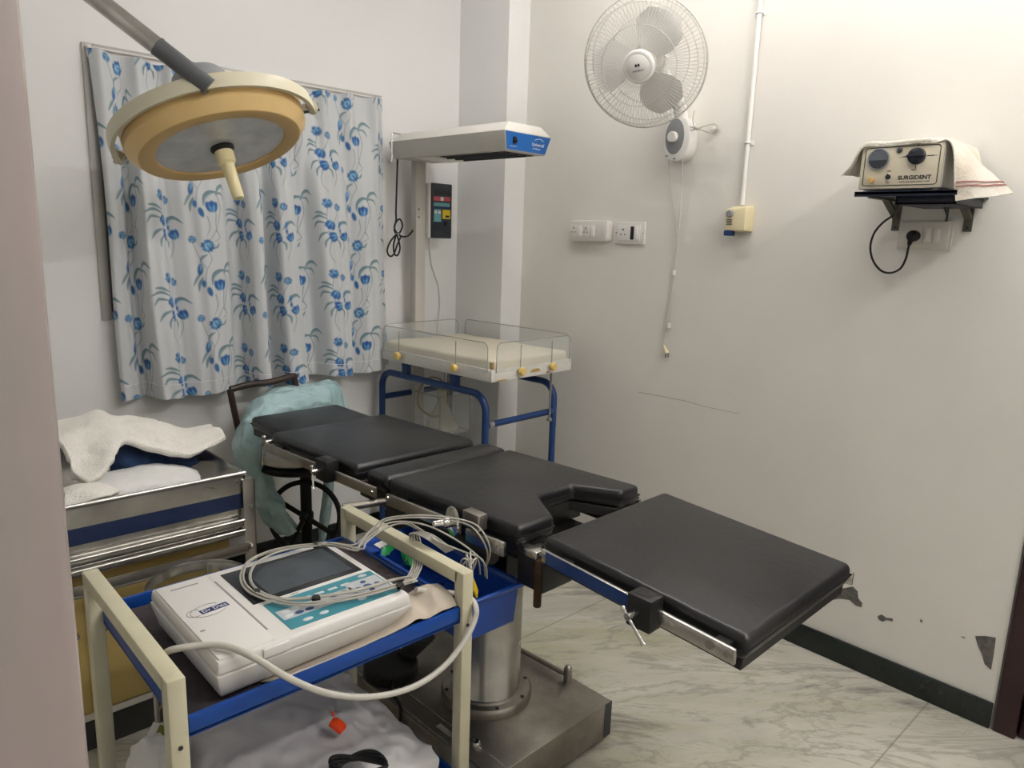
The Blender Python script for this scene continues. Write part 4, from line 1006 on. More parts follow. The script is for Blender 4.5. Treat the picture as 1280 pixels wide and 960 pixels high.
# ================================================================ operating table
def operating_table():
    L = dict(world=False)
    root = thing('operating_table', 'long black padded operating table on a steel pedestal', 'operating table', (1.356, 1.70, 0), .024)
    RI = root.matrix_basis.inverted()
    def loc(p): return RI @ Vector(p)
    def pad(name, poly, ymid, zmid, slope, th=.052, bev=.017, frame=True, puff=.004):
        Mx = T(0, ymid, zmid) @ Rx(math.atan(slope))
        b = MB(); b.prism([(x, y-ymid) for x, y in poly], -th, 0, bev, M=Mx, seg=4)
        o = b.obj(name, M['vinyl'], root, angle=60, **L)
        if frame:
            b = MB(); cx = sum(p[0] for p in poly)/len(poly)
            def inset(p): return (p[0]*.955, (p[1]-ymid)*.965)
            b.prism([inset(p) for p in poly], -th-.024, -th+.002, .002, M=Mx, seg=1); b.obj('pad_frame', M['black_metal'], o, **L)
            # seam piping round the pad
            b = MB(); b.tube([Mx @ Vector((x, y-ymid, -th*.55)) for x, y in poly], .0022, 5, closed=True); b.obj('seam_piping', M['rubber'], o, **L)
        return o
    hw = .24
    rect = lambda y0, y1, w=hw: [(-w, y0), (w, y0), (w, y1), (-w, y1)]
    pad('head_pad', rect(.690, .975, .19), .83, .797, 0, .05)
    pad('back_pad', rect(.160, .705), .434, .8075, -.026)
    pad('waist_pad', rect(.000, .108), .05, .8175, -.03)
    pad('seat_pad', [(-hw, -.535), (-.115, -.535), (-.03, -.40), (.104, -.40), (.155, -.535), (hw, -.535), (hw, -.012), (-hw, -.012)], -.274, .8275, -.031, bev=.014)
    pad('leg_pad', rect(-1.122, -.612), -.866, .8255, .062)
    # side rails
    def rail(name, x, y0, y1, za, zb, h=.030, t=.010, m='steel', bev=.003):
        b = MB(); b.hexa([(x-t/2, y0, za-h), (x+t/2, y0, za-h), (x+t/2, y1, zb-h), (x-t/2, y1, zb-h)], [(x-t/2, y0, za), (x+t/2, y0, za), (x+t/2, y1, zb), (x-t/2, y1, zb)], bev)
        return b.obj(name, M[m], root, **L)
    r = None
    for s in (-1, 1):
        x = s*.268
        r1 = rail('side_rail', x, -1.115, -.640, .797-.022*(s > 0), .828-.022*(s > 0), .031)
        if s < 0:
            tag(r1, 'steel rail with a blue strip on its far half')
            b = MB(); b.hexa([(x-.0056, -.885, .784), (x-.0056, -.655, .7985), (x-.0056, -.655, .826), (x-.0056, -.885, .8115)], [(x-.0064, -.885, .784), (x-.0064, -.655, .7985), (x-.0064, -.655, .826), (x-.0064, -.885, .8115)]); b.obj('blue_strip', M['blue_strip'], r1, **L)  # thin blue strip on the far half of the rail
            b = MB(); b.cyl((x-.004, -1.065, .787), (x-.007, -1.065, .787), .009, 20); b.obj('rail_bolt', M['dull_steel'], r1, **L); b = MB(); b.cyl((x-.004, -1.100, .783), (x-.008, -1.100, .783), .005, 12); b.obj('rail_bolt', M['dull_steel'], r1, **L)
        r2 = rail('side_rail', x, .010, .690, .792-.02*(s > 0), .772-.02*(s > 0), .032, m='dull_steel')
        r3 = rail('side_rail', x, -.360, -.045, .802, .790, .034, m='dull_steel')
        r4 = rail('side_rail', x, -.520, -.385, .802-.02*(s > 0), .797-.02*(s > 0), .036, .012)
        for rr, yy, zz in ((r2, .022, .776), (r3, -.056, .780), (r4, -.505, .783)):
            b = MB(); b.lathe([(.0065, 0), (.006, .004), (0, .005)], zframe((x+s*.005, yy, zz), (s, 0, 0), (0, 0, 1)), 14); b.obj('rail_rivet', M['chrome'], rr, **L)
        for yy, zz in ((-1.08, .786), (-.70, .806), (.10, .772), (.62, .760), (-.10, .778), (-.33, .782), (-.46, .782)):
            b = MB(); b.bmm((s*.225, yy-.015, zz-.012), (s*.264, yy+.015, zz+.008)); b.obj('rail_spacer', M['black_metal'], root, **L)
    xr = -.268
    # clamps
    def clamp(y, z, sz=.055, handle=(.045, -.10, -.06)):
        b = MB(); b.bmm((xr-.034, y-sz/2, z-.055), (xr+.010, y+sz/2, z+.012), .003)
        cl = b.obj('rail_clamp', M['black_metal'], root, **L)
        b = MB(); b.bmm((xr-.024, y-sz*.28, z+.0105), (xr-.010, y+sz*.28, z+.0128)); b.obj('clamp_slot', M['hole'], cl, **L)
        b = MB(); hx = xr-.052
        b.cyl((xr-.03, y+.004, z-.022), (hx-.010, y+.006, z-.022), .0075, 14); b.lathe([(0, -.016), (.013, -.016), (.013, .010), (0, .010)], zframe((hx-.006, y+.006, z-.022), (-1, 0, 0)), 18); b.obj('clamp_screw', M['steel'], cl, **L)
        b = MB(); p = Vector((hx-.006, y+.006, z-.022)); d = Vector(handle)
        b.tube([p-d*.28, p, p+d*.86, p+d], lambda u: .0035 if u < .6 else (.0036 if u < .72 else .0065), 10); b.sphere(p-d*.30, .0062); b.obj('clamp_handle', M['chrome'], cl, **L)
    q = loc((1.0800, 0.7674, 0.8243)); clamp(q.y, q.z-.002, .056, (-.008, -.046, -.036))
    q = loc((1.0850, 1.9510, 0.7996)); clamp(q.y, q.z+.008, .065, (-.004, -.012, -.050))
    # head end clamp handle
    q = loc((1.0800, 2.3948, 0.7677))
    b = MB(); b.cyl((q.x+.05, q.y, q.z), (q.x-.006, q.y, q.z), .010, 14); b.lathe([(0, -.012), (.013, -.012), (.013, .010), (0, .010)], zframe((q.x-.006, q.y, q.z), (-1, 0, 0)), 16); b.sphere((q.x-.006, q.y+.004, q.z+.018), .009); hk = b.obj('head_lock', M['steel'], root, **L)
    b = MB(); b.tube([(q.x-.008, q.y+.01, q.z-.002), (q.x-.010, q.y+.018, q.z-.045), (q.x-.010, q.y+.022, q.z-.085)], lambda u: .0045+.002*u, 10); b.obj('lock_lever', M['chrome'], hk, **L)
    # tilt lever below the back rail
    b = MB(); b.tube([(-.235, .005, .745), (-.30, .030, .742), (-.345, .047, .740)], .011, 14); b.cyl((-.345, .047, .740), (-.352, .050, .740), .0125, 14); b.obj('tilt_lever', M['dull_steel'], root, **L)
    # pivot block with the screw disc
    q = loc((1.0750, 1.2792, 0.8407))
    b = MB(); b.bmm((xr-.016, q.y-.030, q.z-.034), (xr+.014, q.y+.030, q.z+.006), .003); pb = b.obj('pivot_block', M['dull_steel'], root, **L)
    q = loc((1.0500, 1.3062, 0.8323))
    b = MB(); D = zframe((q.x, q.y, q.z-.008), (-.94, .3, 0)); b.lathe([(0, -.004), (.036, -.004), (.038, 0), (.036, .004), (.013, .006), (.013, .024), (.010, .026), (.008, .05), (0, .052)], D, 36); b.obj('screw_disc', M['chrome'], root, **L)
    # hinge arms to the leg section
    for s in (-1, 1):
        b = MB(); b.hexa([(s*.205, -.50, .755), (s*.222, -.50, .755), (s*.222, -.68, .770), (s*.205, -.68, .770)], [(s*.205, -.50, .785), (s*.222, -.50, .785), (s*.222, -.68, .800), (s*.205, -.68, .800)], .003)
        b.bmm((s*.185, -.595, .772), (s*.238, -.555, .792), .003)
        o = b.obj('leg_hinge', M['steel'], root, **L)
    # drop bracket and threaded rod
    b = MB(); b.bmm((-.235, -.615, .695), (-.130, -.530, .772), .004); b.obj('drop_bracket', M['black_metal'], root, **L)
    q = loc((1.1000, 1.1171, 0.7090))
    b = MB(); b.cyl((-.235, -.60, .66), (-.235, -.60, .775), .0085, 14)
    for k in range(24): b.cyl((-.235, -.60, .662+k*.0035), (-.235, -.60, .6635+k*.0035), .0098, 14)
    b.obj('threaded_rod', M['rust'], root, **L)
    # tilt mechanism under the seat
    b = MB(); b.bmm((-.20, -.36, .700), (.20, .20, .752), .004); b.bmm((-.16, -.42, .60), (.16, .12, .705), .006); b.cyl((-.210, -.42, .718), (-.210, -.05, .718), .026, 18); b.bmm((-.21, -.50, .735), (-.15, -.36, .752), .003); b.bmm((.15, -.50, .735), (.21, -.36, .752), .003)
    b.obj('tilt_mechanism', M['black_metal'], root, **L)
    b = MB(); b.bmm((-.19, .20, .715), (-.165, .68, .745), .002); b.bmm((.165, .20, .715), (.19, .68, .745), .002); b.bmm((-.19, .66, .715), (.19, .69, .745)); b.bmm((-.15, .66, .72), (-.13, .95, .745)); b.bmm((.13, .66, .72), (.15, .95, .745)); b.obj('under_frame', M['black_metal'], root, **L)
    # pedestal
    cx, cy = -.008, -.195
    b = MB(); b.lathe([(.108, .150), (.1015, .158), (.1015, .60), (0, .60)], T(cx, cy, 0), 56); b.obj('column', M['steel'], root, **L)
    b = MB(); b.lathe([(.135, .128), (.138, .132), (.138, .150), (.132, .158), (.112, .160), (.108, .166), (.1015, .166)], T(cx, cy, 0), 56); cr = b.obj('column_collar', M['dull_steel'], root, **L)
    for k in range(8):
        b = MB(); b.lathe([(.006, 0), (.006, .004), (0, .005)], T(cx+.124*math.cos(k*PI/4+.3), cy+.124*math.sin(k*PI/4+.3), .1575), 10); b.obj('collar_bolt', M['grey_dark'], cr, **L)
    x0, x1, y0, y1 = -.255, .252, -.478, .40
    b = MB(); b.bmm((x0, y0, .012), (x1, y1, .129), .004); bs = b.obj('pedestal_base', M['dull_steel'], root, **L)
    b = MB(); b.bmm((x1-.03, y0-.001, .014), (x1+.001, y0+.012, .127)); b.obj('corner_strip', M['grey_dark'], bs, **L)
    for p, q in (((x0+.012, y0, .1285), (x0+.014, y1, .1302)), ((x0+.066, y0, .1285), (x0+.068, y1, .1302)), ((x0+.032, y0+.20, .129), (x0+.05, y0+.26, .1305))):
        b = MB(); b.bmm(p, q); b.obj('plate_seam', M['steel'], bs, **L)
    for xx in (x0+.05, x1-.05):
        for yy in (y0+.05, y1-.05): b = MB(); b.cyl((xx, yy, 0), (xx, yy, .014), .02, 14); b.obj('levelling_foot', M['rubber'], bs, **L)
    b = MB(); p = (x1-.028, y0+.155, .15)
    b.tube([(x1-.035, y0+.45, .146), p], .0085, 12); b.cyl((p[0], p[1], .128), (p[0], p[1], .174), .0135, 20); b.sphere((p[0], p[1], .172), .0135); b.obj('foot_lever', M['dull_steel'], root, **L)
    b = MB(); b.lathe([(.014, 0), (.014, .012), (.010, .020), (0, .022)], T(x0+.06, y0+.118, .129), 16); b.obj('lock_bolt', M['chrome'], bs, **L)
operating_table()

# foot pedal of the electrical unit on the pedestal base
def foot_pedal():
    root = thing('foot_pedal', 'black foot pedal resting on the steel pedestal base behind the trolley', 'pedal', (1.19, 1.78, .1305))
    b = MB(); Mx = T(1.19, 1.78, .1305) @ Rz(.3)
    b.lathe([(0, 0), (.085, 0), (.088, .006), (.086, .030), (.080, .036), (0, .038)], Mx, 36); b.obj('pedal_body', M['rubber'], root)
    b = MB(); b.box((.10, -.03, .045), (.13, .06, .014), .004, Mx @ Ry(-.12)); b.obj('pedal_plate', M['black_metal'], root)
    b = MB(); b.cyl(Mx @ Vector((.15, -.06, .055)), Mx @ Vector((.15, .0, .055)), .008, 12); b.obj('pedal_hinge', M['chrome'], root)
    b = MB(); q = Mx @ Vector((-.06, -.06, .02)); b.tube([q, q+Vector((-.03, -.03, -.01)), q+Vector((-.045, -.10, -.012)), (q.x-.07, q.y-.12, .06), (q.x-.10, q.y-.10, .008), (q.x-.16, q.y, .006)], .005, 8, n=6); b.obj('pedal_lead', M['rubber'], root)
foot_pedal()

# ================================================================ trolley with the recorder
TRX0, TRX1, TRY0, TRY1, TRZ = .333, .979, 1.140, 1.662, .780
def trolley():
    root = thing('trolley', 'cream tube-frame trolley with blue trays in the foreground', 'trolley', (.656, 1.40, 0))
    w = .031
    for x in (TRX0, TRX1-w):
        b = MB()
        b.bmm((x, TRY0, .09), (x+w, TRY0+w, TRZ), .004); b.bmm((x, TRY1-w, .09), (x+w, TRY1, TRZ), .004); b.bmm((x, TRY0+w*.6, TRZ-w), (x+w, TRY1-w*.6, TRZ), .004)
        e = b.obj('end_frame', M['cream'], root)
        for y in (TRY0+w/2, TRY1-w/2): b = MB(); b.cyl((x+w/2-.012, y, .04), (x+w/2+.012, y, .04), .04, 22); b.bmm((x+w/2-.02, y-.012, .05), (x+w/2+.02, y+.012, .095), .003); b.obj('castor', M['rubber'], e)
        b = MB(); b.cyl((x+w/2, TRY0-.002, .655), (x+w/2, TRY0+.002, .655), .004, 10); b.obj('frame_bolt', M['grey_dark'], e)
    def tray(name, zf, zl, y0=TRY0+.008, y1=TRY1-.008):
        b = MB(); x0, x1 = TRX0+w-.004, TRX1-w+.004; t = .010
        b.bmm((x0, y0, zf), (x1, y1, zf+.006)); b.bmm((x0, y0, zf), (x1, y0+t, zl), .003); b.bmm((x0, y1-t, zf), (x1, y1, zl), .003)
        b.bmm((x0, y0, zf), (x0+t, y1, zl), .003); b.bmm((x1-t, y0, zf), (x1, y1, zl), .003)
        b.obj(name, M['blue_tray'], root)
    tray('upper_tray', .662, .699); tray('lower_tray', .250, .285)
trolley()

def hanging_bin():
    x0, x1, y0, y1, z0, z1 = .982, 1.160, 1.175, 1.625, .578, .684
    root = thing('storage_bin', 'blue plastic bin hooked on the right end of the trolley', 'bin', ((x0+x1)/2, (y0+y1)/2, z0))
    b = MB(); t = .004; s = .010
    lo = lambda a: [(x0+s+a, y0+s+a), (x1-s-a, y0+s+a), (x1-s-a, y1-s-a), (x0+s+a, y1-s-a)]
    hi = lambda a: [(x0+a, y0+a), (x1-a, y0+a), (x1-a, y1-a), (x0+a, y1-a)]
    bm = bmesh.new()
    rings = []
    for pl, z in ((lo(0), z0), (hi(.004), z1-.014), (hi(-.006), z1-.013), (hi(-.007), z1), (hi(.003), z1), (hi(.008), z1-.014), (lo(t), z0+t)):
        rings.append([bm.verts.new((x, y, z)) for x, y in pl])
    for p, q in zip(rings[:-1], rings[1:]):
        for k in range(4): bm.faces.new((p[k], p[(k+1) % 4], q[(k+1) % 4], q[k]))
    bm.faces.new(rings[0][::-1]); bm.faces.new(rings[-1])
    bmesh.ops.bevel(bm, geom=list(bm.edges), offset=.0018, segments=1, affect='EDGES')
    b._add(bm); b.obj('bin_body', M['blue_plastic'], root)
    for y in (1.26, 1.54): b = MB(); b.bmm((TRX1-.034, y-.02, .6985), (TRX1-.028, y+.02, .640), .001); b.bmm((TRX1-.034, y-.02, .6905), (x0+.004, y+.02, .6965), .001); b.bmm((x0-.001, y-.02, z1-.02), (x0+.005, y+.02, .6965), .001); b.obj('bin_hook', M['blue_plastic'], root)
hanging_bin()

def limb_clamp(px, m, label, rz, rx=0.3):
    root = thing('electrode_clamp', label, 'clamp', px, rz, 'limb electrode clamps in the blue bin')
    L = dict(world=False); R = Rx(rx)
    for s in (-1, 1):
        b = MB(); b.prism([(-.045, 0), (-.02, .010), (.015, .012), (.05, .004), (.055, 0), (.045, -.002), (-.045, -.003)], -.010, .010, .002, R @ T(0, 0, 0) @ Rx(PI/2) @ Matrix.Scale(s, 4, (0, 1, 0))); b.obj('clamp_jaw', M[m], root, **L)
    b = MB(); b.cyl(R @ Vector((-.012, -.012, 0)), R @ Vector((-.012, .012, 0)), .006, 12); b.obj('clamp_spring', M['steel'], root, **L)
limb_clamp((1.03, 1.555, .672), 'green_plastic', 'green limb clamp in the blue bin below the trolley bar, the one farther back', .5, .9)
limb_clamp((1.04, 1.475, .668), 'green_plastic', 'green limb clamp in the blue bin, in front of the other green one', 1.2, .5)
limb_clamp((1.045, 1.225, .690), 'yellow_plastic', 'yellow limb clamp sticking out of the front corner of the blue bin', 1.1, 1.2)
limb_clamp((1.035, 1.600, .662), 'white_plastic', 'white limb clamp at the far end of the blue bin beside a green one', .2, .4)
def suction_bulb(p, label, rz):
    root = thing('chest_electrode', label, 'electrode', p, rz, 'chest electrodes in the blue bin')
    L = dict(world=False)
    b = MB(); b.lathe([(0, .05), (.010, .048), (.015, .036), (.013, .022), (.009, .016)], None, 18); b.obj('suction_bulb', M['rubber'], root, **L)
    b = MB(); b.lathe([(.009, .018), (.009, .012), (.014, .002), (.013, 0), (0, .006)], None, 18); b.obj('metal_cup', M['chrome'], root, **L)
for k, (x, y, rz) in enumerate(((1.03, 1.40, .2), (1.065, 1.37, 1.0), (1.03, 1.33, .6), (1.07, 1.31, .1))):
    suction_bulb((x, y, .5825), 'chest suction electrode with a black bulb lying in the blue bin under the trolley bar', rz)

def recorder():
    X0, X1, Y0, Y1, Z0, Z1 = .420, .828, 1.158, 1.515, .6905, .768
    root = thing('ecg_recorder', 'white electrocardiograph with a grey screen and teal keypad on the trolley', 'ECG machine', ((X0+X1)/2, (Y0+Y1)/2, Z0))
    b = MB()
    mid = [(X0, Y0, Z1-.026), (X1, Y0, Z1-.026), (X1, Y1, Z1-.026), (X0, Y1, Z1-.026)]
    b.hexa([(X0+.012, Y0+.02, Z0), (X1-.03, Y0+.03, Z0), (X1-.03, Y1-.02, Z0), (X0+.012, Y1-.02, Z0)], mid, .004)
    b.hexa([(x, y, z+.0015) for x, y, z in [(X0+.002, Y0+.002, Z1-.026), (X1-.002, Y0+.002, Z1-.026), (X1-.002, Y1-.002, Z1-.026), (X0+.002, Y1-.002, Z1-.026)]], [(X0+.004, Y0+.006, Z1), (X1-.004, Y0+.006, Z1), (X1-.004, Y1-.004, Z1), (X0+.004, Y1-.004, Z1)], .006)
    b.obj('case', M['white_plastic'], root)
    # printer lid on the left
    b = MB(); b.bmm((X0+.008, Y0+.012, Z1-.002), (X0+.112, Y1-.014, Z1+.0035), .003); b.hexa([(X0+.010, Y0+.004, Z1-.022), (X0+.108, Y0+.004, Z1-.022), (X0+.108, Y0+.012, Z1-.022), (X0+.010, Y0+.012, Z1-.022)], [(X0+.010, Y0+.012, Z1+.0025), (X0+.108, Y0+.012, Z1+.0025), (X0+.108, Y0+.03, Z1+.0025), (X0+.010, Y0+.03, Z1+.0025)], .002); lid = b.obj('printer_lid', M['white_plastic'], root)
    b = MB(); b.bmm((X0+.1145, Y0+.055, Z1-.003), (X0+.119, Y1-.05, Z1+.0006), .001); b.obj('lid_slot', M['ink_grey'], lid)
    b = MB(); b.bmm((X0+.084, Y0-.0006, Z1-.022), (X0+.135, Y0+.006, Z1-.004), .002); b.obj('paper_outlet', M['white_plastic'], lid)
    b = MB(); b.bmm((X0+.03, Y1-.045, Z1+.0030), (X0+.085, Y1-.041, Z1+.0040)); b.bmm((X0+.018, Y0+.118, Z1+.003), (X0+.026, Y0+.122, Z1+.0042)); b.obj('lid_catch', M['ink_grey'], lid)
    # maker's badge on the lid
    c = Vector((.475, 1.347, Z1+.0036)); BM = frame(c, (1, .09, 0), (-.09, 1, 0))
    b = MB(); b.bmm((-.012, -.0085, 0), (.043, .0085, .0004), 0, BM); bd = b.obj('badge_block', M['ink_navy'], lid, smooth=False)
    text('badge_lettering', 'Dr Diaz', .0155, M['ink_white'], bd, BM @ T(.0155, -.0003, .0005), sx=.98)
    b = MB(); b.tube([BM @ Vector((.004+.034*math.cos(t), .0+.024*math.sin(t), .0004)) for t in [k*PI/24 for k in range(6, 45)]], .0006, 4); b.tube([BM @ Vector((-.02+.016*math.cos(t), .004+.014*math.sin(t), .0004)) for t in [k*PI/16 for k in range(4, 26)]], .0006, 4); b.obj('badge_swirl', M['ink_grey'], lid)
    # screen
    b = MB(); b.bmm((.556, 1.318, Z1-.002), (.806, 1.486, Z1+.0012), .002); sb = b.obj('screen_bezel', M['screen_rim'], root)
    b = MB(); b.bmm((.600, 1.334, Z1), (.790, 1.472, Z1+.0018)); b.obj('screen', M['screen'], sb, smooth=False)
    # keypad
    b = MB(); b.bmm((.570, 1.184, Z1-.001), (.815, 1.304, Z1+.0008)); kp = b.obj('keypad', M['teal_panel'], root, smooth=False)
    b = MB(); b.bmm((.575, 1.222, Z1), (.740, 1.262, Z1+.0013)); b.bmm((.735, 1.205, Z1), (.812, 1.280, Z1+.0013)); b.obj('keypad_field', M['panel_grey'], kp, smooth=False)
    def key(x, y, rx, ry, m, name='key'):
        b = MB(); b.lathe([(0, .0016), (.6, .0016), (.92, .0012), (1, .0004)], T(x, y, Z1+.0010) @ Matrix.Diagonal((rx, ry, 1, 1)), 18); b.obj(name, M[m], kp)
    for k in range(7): key(.590+k*.0215, 1.251, .0095, .006, 'key_navy' if k > 4 else 'key_white')
    for k in range(6): key(.590+k*.0215, 1.233, .0095, .006, 'key_navy' if k in (1, 2) else 'key_white')
    key(.773, 1.244, .0100, .0085, 'key_navy')
    for dx, dy in ((-.022, .001), (.022, -.001), (.001, .021), (-.001, -.019)): key(.773+dx, 1.244+dy, .0065, .0055, 'key_navy')
    key(.612, 1.199, .011, .006, 'key_white'); key(.648, 1.202, .010, .006, 'key_white'); key(.735, 1.203, .010, .006, 'key_white'); key(.775, 1.207, .010, .007, 'key_orange'); key(.788, 1.291, .011, .006, 'key_white')
    b = MB()
    for k in range(4): b.bmm((.640+k*.03, 1.276, Z1), (.660+k*.03, 1.284, Z1+.0012))
    b.obj('printed_label', M['key_white'], kp, smooth=False)
    text('screen_lettering', 'MENU', .006, M['ink_grey'], root, T(.640, 1.311, Z1+.0003))
    b = MB(); b.cyl((.838, 1.235, .735), (.828, 1.235, .735), .008, 14); b.bmm((.826, 1.21, .718), (.831, 1.30, .752), .002); b.obj('lead_port', M['grey_mid'], root)
recorder()

def lead_cable():
    root = thing('lead_cable', 'bundle of thin grey lead wires coiled on the recorder and hanging into the bin', 'cable', (.70, 1.35, .77))
    zt = .776
    ring = [(0.8537, 1.1801, 0.7780), (0.8055, 1.1867, 0.7780), (0.7441, 1.1969, 0.7760), (0.6809, 1.2142, 0.7760), (0.6186, 1.2444, 0.7760), (0.5807, 1.3051, 0.7760), (0.5673, 1.3685, 0.7760), (0.5808, 1.4317, 0.7760), (0.6201, 1.4900, 0.7760), (0.6714, 1.5131, 0.7760), (0.7253, 1.5035, 0.7780), (0.7716, 1.4720, 0.7820)]
    tail = [(0.7968, 1.4171, 0.7900), (0.8202, 1.3757, 0.7900), (0.8432, 1.3820, 0.8050), (0.8783, 1.3830, 0.8250), (0.9283, 1.3681, 0.8350), (0.9828, 1.3312, 0.8250), (1.0110, 1.2685, 0.8100), (1.0364, 1.2162, 0.7850), (1.0774, 1.2134, 0.7400), (1.0896, 1.2172, 0.7000)]
    tail2 = [(0.7985, 1.4272, 0.7900), (0.8337, 1.3875, 0.7900), (0.8806, 1.3936, 0.8150), (0.9120, 1.3874, 0.8350), (0.9651, 1.3391, 0.8450), (1.0228, 1.2903, 0.8400), (1.0658, 1.2527, 0.8250), (1.0727, 1.2132, 0.8000), (1.0922, 1.2164, 0.7550), (1.1048, 1.2435, 0.7000)]
    tail3 = [(0.7934, 1.4255, 0.7900), (0.8227, 1.3626, 0.7900), (0.8378, 1.3665, 0.8000), (0.8899, 1.3740, 0.8150), (0.9500, 1.3665, 0.8200), (0.9780, 1.3404, 0.8050), (0.9838, 1.2756, 0.7950), (1.0222, 1.2278, 0.7750), (1.0614, 1.2155, 0.7500), (1.0792, 1.2257, 0.7000)]
    inner = [(0.8458, 1.1922, 0.7850), (0.8130, 1.2128, 0.7800), (0.7415, 1.2233, 0.7770), (0.6637, 1.2473, 0.7770), (0.6041, 1.2834, 0.7770), (0.5821, 1.3449, 0.7770), (0.5923, 1.4101, 0.7770), (0.6276, 1.4656, 0.7770), (0.6806, 1.4918, 0.7770), (0.7287, 1.4865, 0.7790), (0.7662, 1.4619, 0.7830)]
    rg = random.Random(3)
    def off(P, d, k):
        return [(p[0]+d*.8*math.sin(k+i*.55), p[1]+d*math.cos(k*1.3+i*.5), p[2]+.0012*k) for i, p in enumerate(P)]
    k = 0
    for base, tl in ((ring, tail), (ring, tail2), (inner, tail3), (inner, tail2), (ring, tail3)):
        b = MB(); P = off(base, .0035, k)+off(tl, .006, k*1.7)
        b.tube(P, .0021, 7, n=6); b.obj('lead_wire', M['cable_grey'], root); k += 1
    # wires hung over the bar and down beside the recorder
    for j in range(5):
        dx = j*3.0
        b = MB()
        P = [Vector(p) for p in ((1.0222, 1.2876, 0.7600), (0.9790, 1.2941, 0.8000), (0.9637, 1.3304, 0.8060), (0.9641, 1.3633, 0.7950), (0.9623, 1.3507, 0.7650), (0.9378, 1.3127, 0.7450), (0.8876, 1.2574, 0.7550), (0.8239, 1.1902, 0.7780))]
        P = [p+Vector((.004*j-.006*(i < 2), -.004*j*(1 if i > 1 else .4), .0012*j)) for i, p in enumerate(P)]
        b.tube(P, .0021, 7, n=6); b.obj('lead_wire', M['cable_grey'], root)
    # tangle in the front corner of the bin
    c = Vector((1.035, 1.225, .735))
    for j in range(5):
        b = MB(); a0 = j*.7; rr = .034+.007*(j % 3)
        P = [c+Vector((rr*.6*math.cos(t+a0), rr*.7*math.cos(t*1.0+1.2+a0*.6)+.01*math.sin(j), .046*math.sin(t)+.004*j-.012)) for t in [k*PI/7 for k in range(14)]]
        b.tube(P, .0021, 7, n=4, closed=True); b.obj('lead_wire', M['cable_white'], root)
    for q in ((0.7734, 1.4677, 0.7830), (0.5757, 1.3457, 0.7770), (0.6534, 1.2446, 0.7780), (0.8116, 1.1811, 0.7800)):
        b = MB(); b.lathe([(.007, -.006), (.008, -.003), (.008, .003), (.007, .006)], zframe((q[0], q[1], q[2]+.0015), (1, .1, .0)), 14); b.obj('black_clip', M['rubber'], root)
lead_cable()

def patient_cable():
    root = thing('trunk_cable', 'thick grey-white cable sagging across the front of the trolley', 'cable', (.70, 1.12, .60))
    b = MB()
    b.tube([(0.3808, 1.3054, 0.7350), (0.3790, 1.2481, 0.7720), (0.4156, 1.2191, 0.7790), (0.4477, 1.1825, 0.7820), (0.4748, 1.1300, 0.7745), (0.5235, 1.1120, 0.7262), (0.5841, 1.1050, 0.6750), (0.6504, 1.1050, 0.6342), (0.7221, 1.1050, 0.6060), (0.7994, 1.1050, 0.5939), (0.8715, 1.1050, 0.6080), (0.9292, 1.1100, 0.6413), (0.9644, 1.1180, 0.6744), (0.9750, 1.1260, 0.6980), (0.9871, 1.1600, 0.7031), (0.9859, 1.2100, 0.6952), (0.8806, 1.2200, 0.7352)], .0062, 12, n=8)
    b.obj('cable_sheath', M['cable_white'], root)
patient_cable()

# cloths on the upper tray
b = MB()
zz = .6775
rows = []
for y, a in ((1.165, 0), (1.28, .3), (1.40, .6), (1.52, .9), (1.630, 1)):
    rows.append([(.372, y, zz), (.44, y, zz), (.60, y, zz), (.80, y, zz+.003), (.86, y+.005, zz+.020+.012*a), (.905, y, zz+.026-.006*a), (.940, y-.003, zz+.010+.012*a)])
b.patch(rows, 60, 40, noise=.003, nscale=16, thick=.004)
single(b, 'dark_cloth', M['dark_cloth'], 'dark grey cloth spread under the recorder on the blue tray', 'cloth')
b = MB()
b.patch([[(.47, 1.255, .681), (.60, 1.25, .681), (.72, 1.24, .684), (.80, 1.23, .692), (.845, 1.235, .712), (.88, 1.24, .722), (.915, 1.235, .730), (.944, 1.225, .728)],
         [(.50, 1.205, .6845), (.61, 1.20, .6845), (.72, 1.20, .688), (.80, 1.195, .700), (.840, 1.20, .722), (.872, 1.20, .716), (.910, 1.20, .730), (.944, 1.195, .726)],
         [(.52, 1.172, .690), (.62, 1.170, .692), (.72, 1.168, .697), (.80, 1.166, .708), (.838, 1.168, .722), (.868, 1.166, .708), (.905, 1.168, .722), (.944, 1.168, .716)],
         [(.54, 1.150, .7015), (.63, 1.150, .7015), (.72, 1.150, .7025), (.80, 1.150, .706), (.836, 1.152, .710), (.866, 1.152, .702), (.905, 1.152, .706), (.944, 1.155, .703)]], 80, 20, noise=.0012, nscale=30, thick=.0025)
single(b, 'beige_sheet', M['beige_cloth'], 'creased beige sheet folded along the front edge of the blue tray', 'sheet')

# lower tray contents
b = MB()
b.patch([[(.47, 1.64, .345), (.54, 1.645, .36), (.66, 1.64, .40), (.80, 1.64, .385), (.90, 1.60, .345), (.925, 1.56, .325)],
         [(.46, 1.52, .36), (.54, 1.53, .40), (.66, 1.53, .43), (.78, 1.50, .405), (.88, 1.46, .36), (.92, 1.42, .325)],
         [(.46, 1.40, .36), (.54, 1.40, .395), (.64, 1.40, .41), (.76, 1.37, .395), (.87, 1.32, .355), (.92, 1.28, .325)],
         [(.46, 1.28, .35), (.54, 1.28, .37), (.64, 1.27, .38), (.76, 1.24, .375), (.86, 1.20, .345), (.915, 1.18, .325)],
         [(.47, 1.18, .300), (.54, 1.17, .305), (.64, 1.165, .31), (.76, 1.165, .31), (.86, 1.165, .305), (.905, 1.165, .30)]], 90, 80, noise=.016, nscale=13, thick=.0015)
single(b, 'polythene_bag', M['bag'], 'milky white polythene bag filling the lower trolley tray', 'bag')
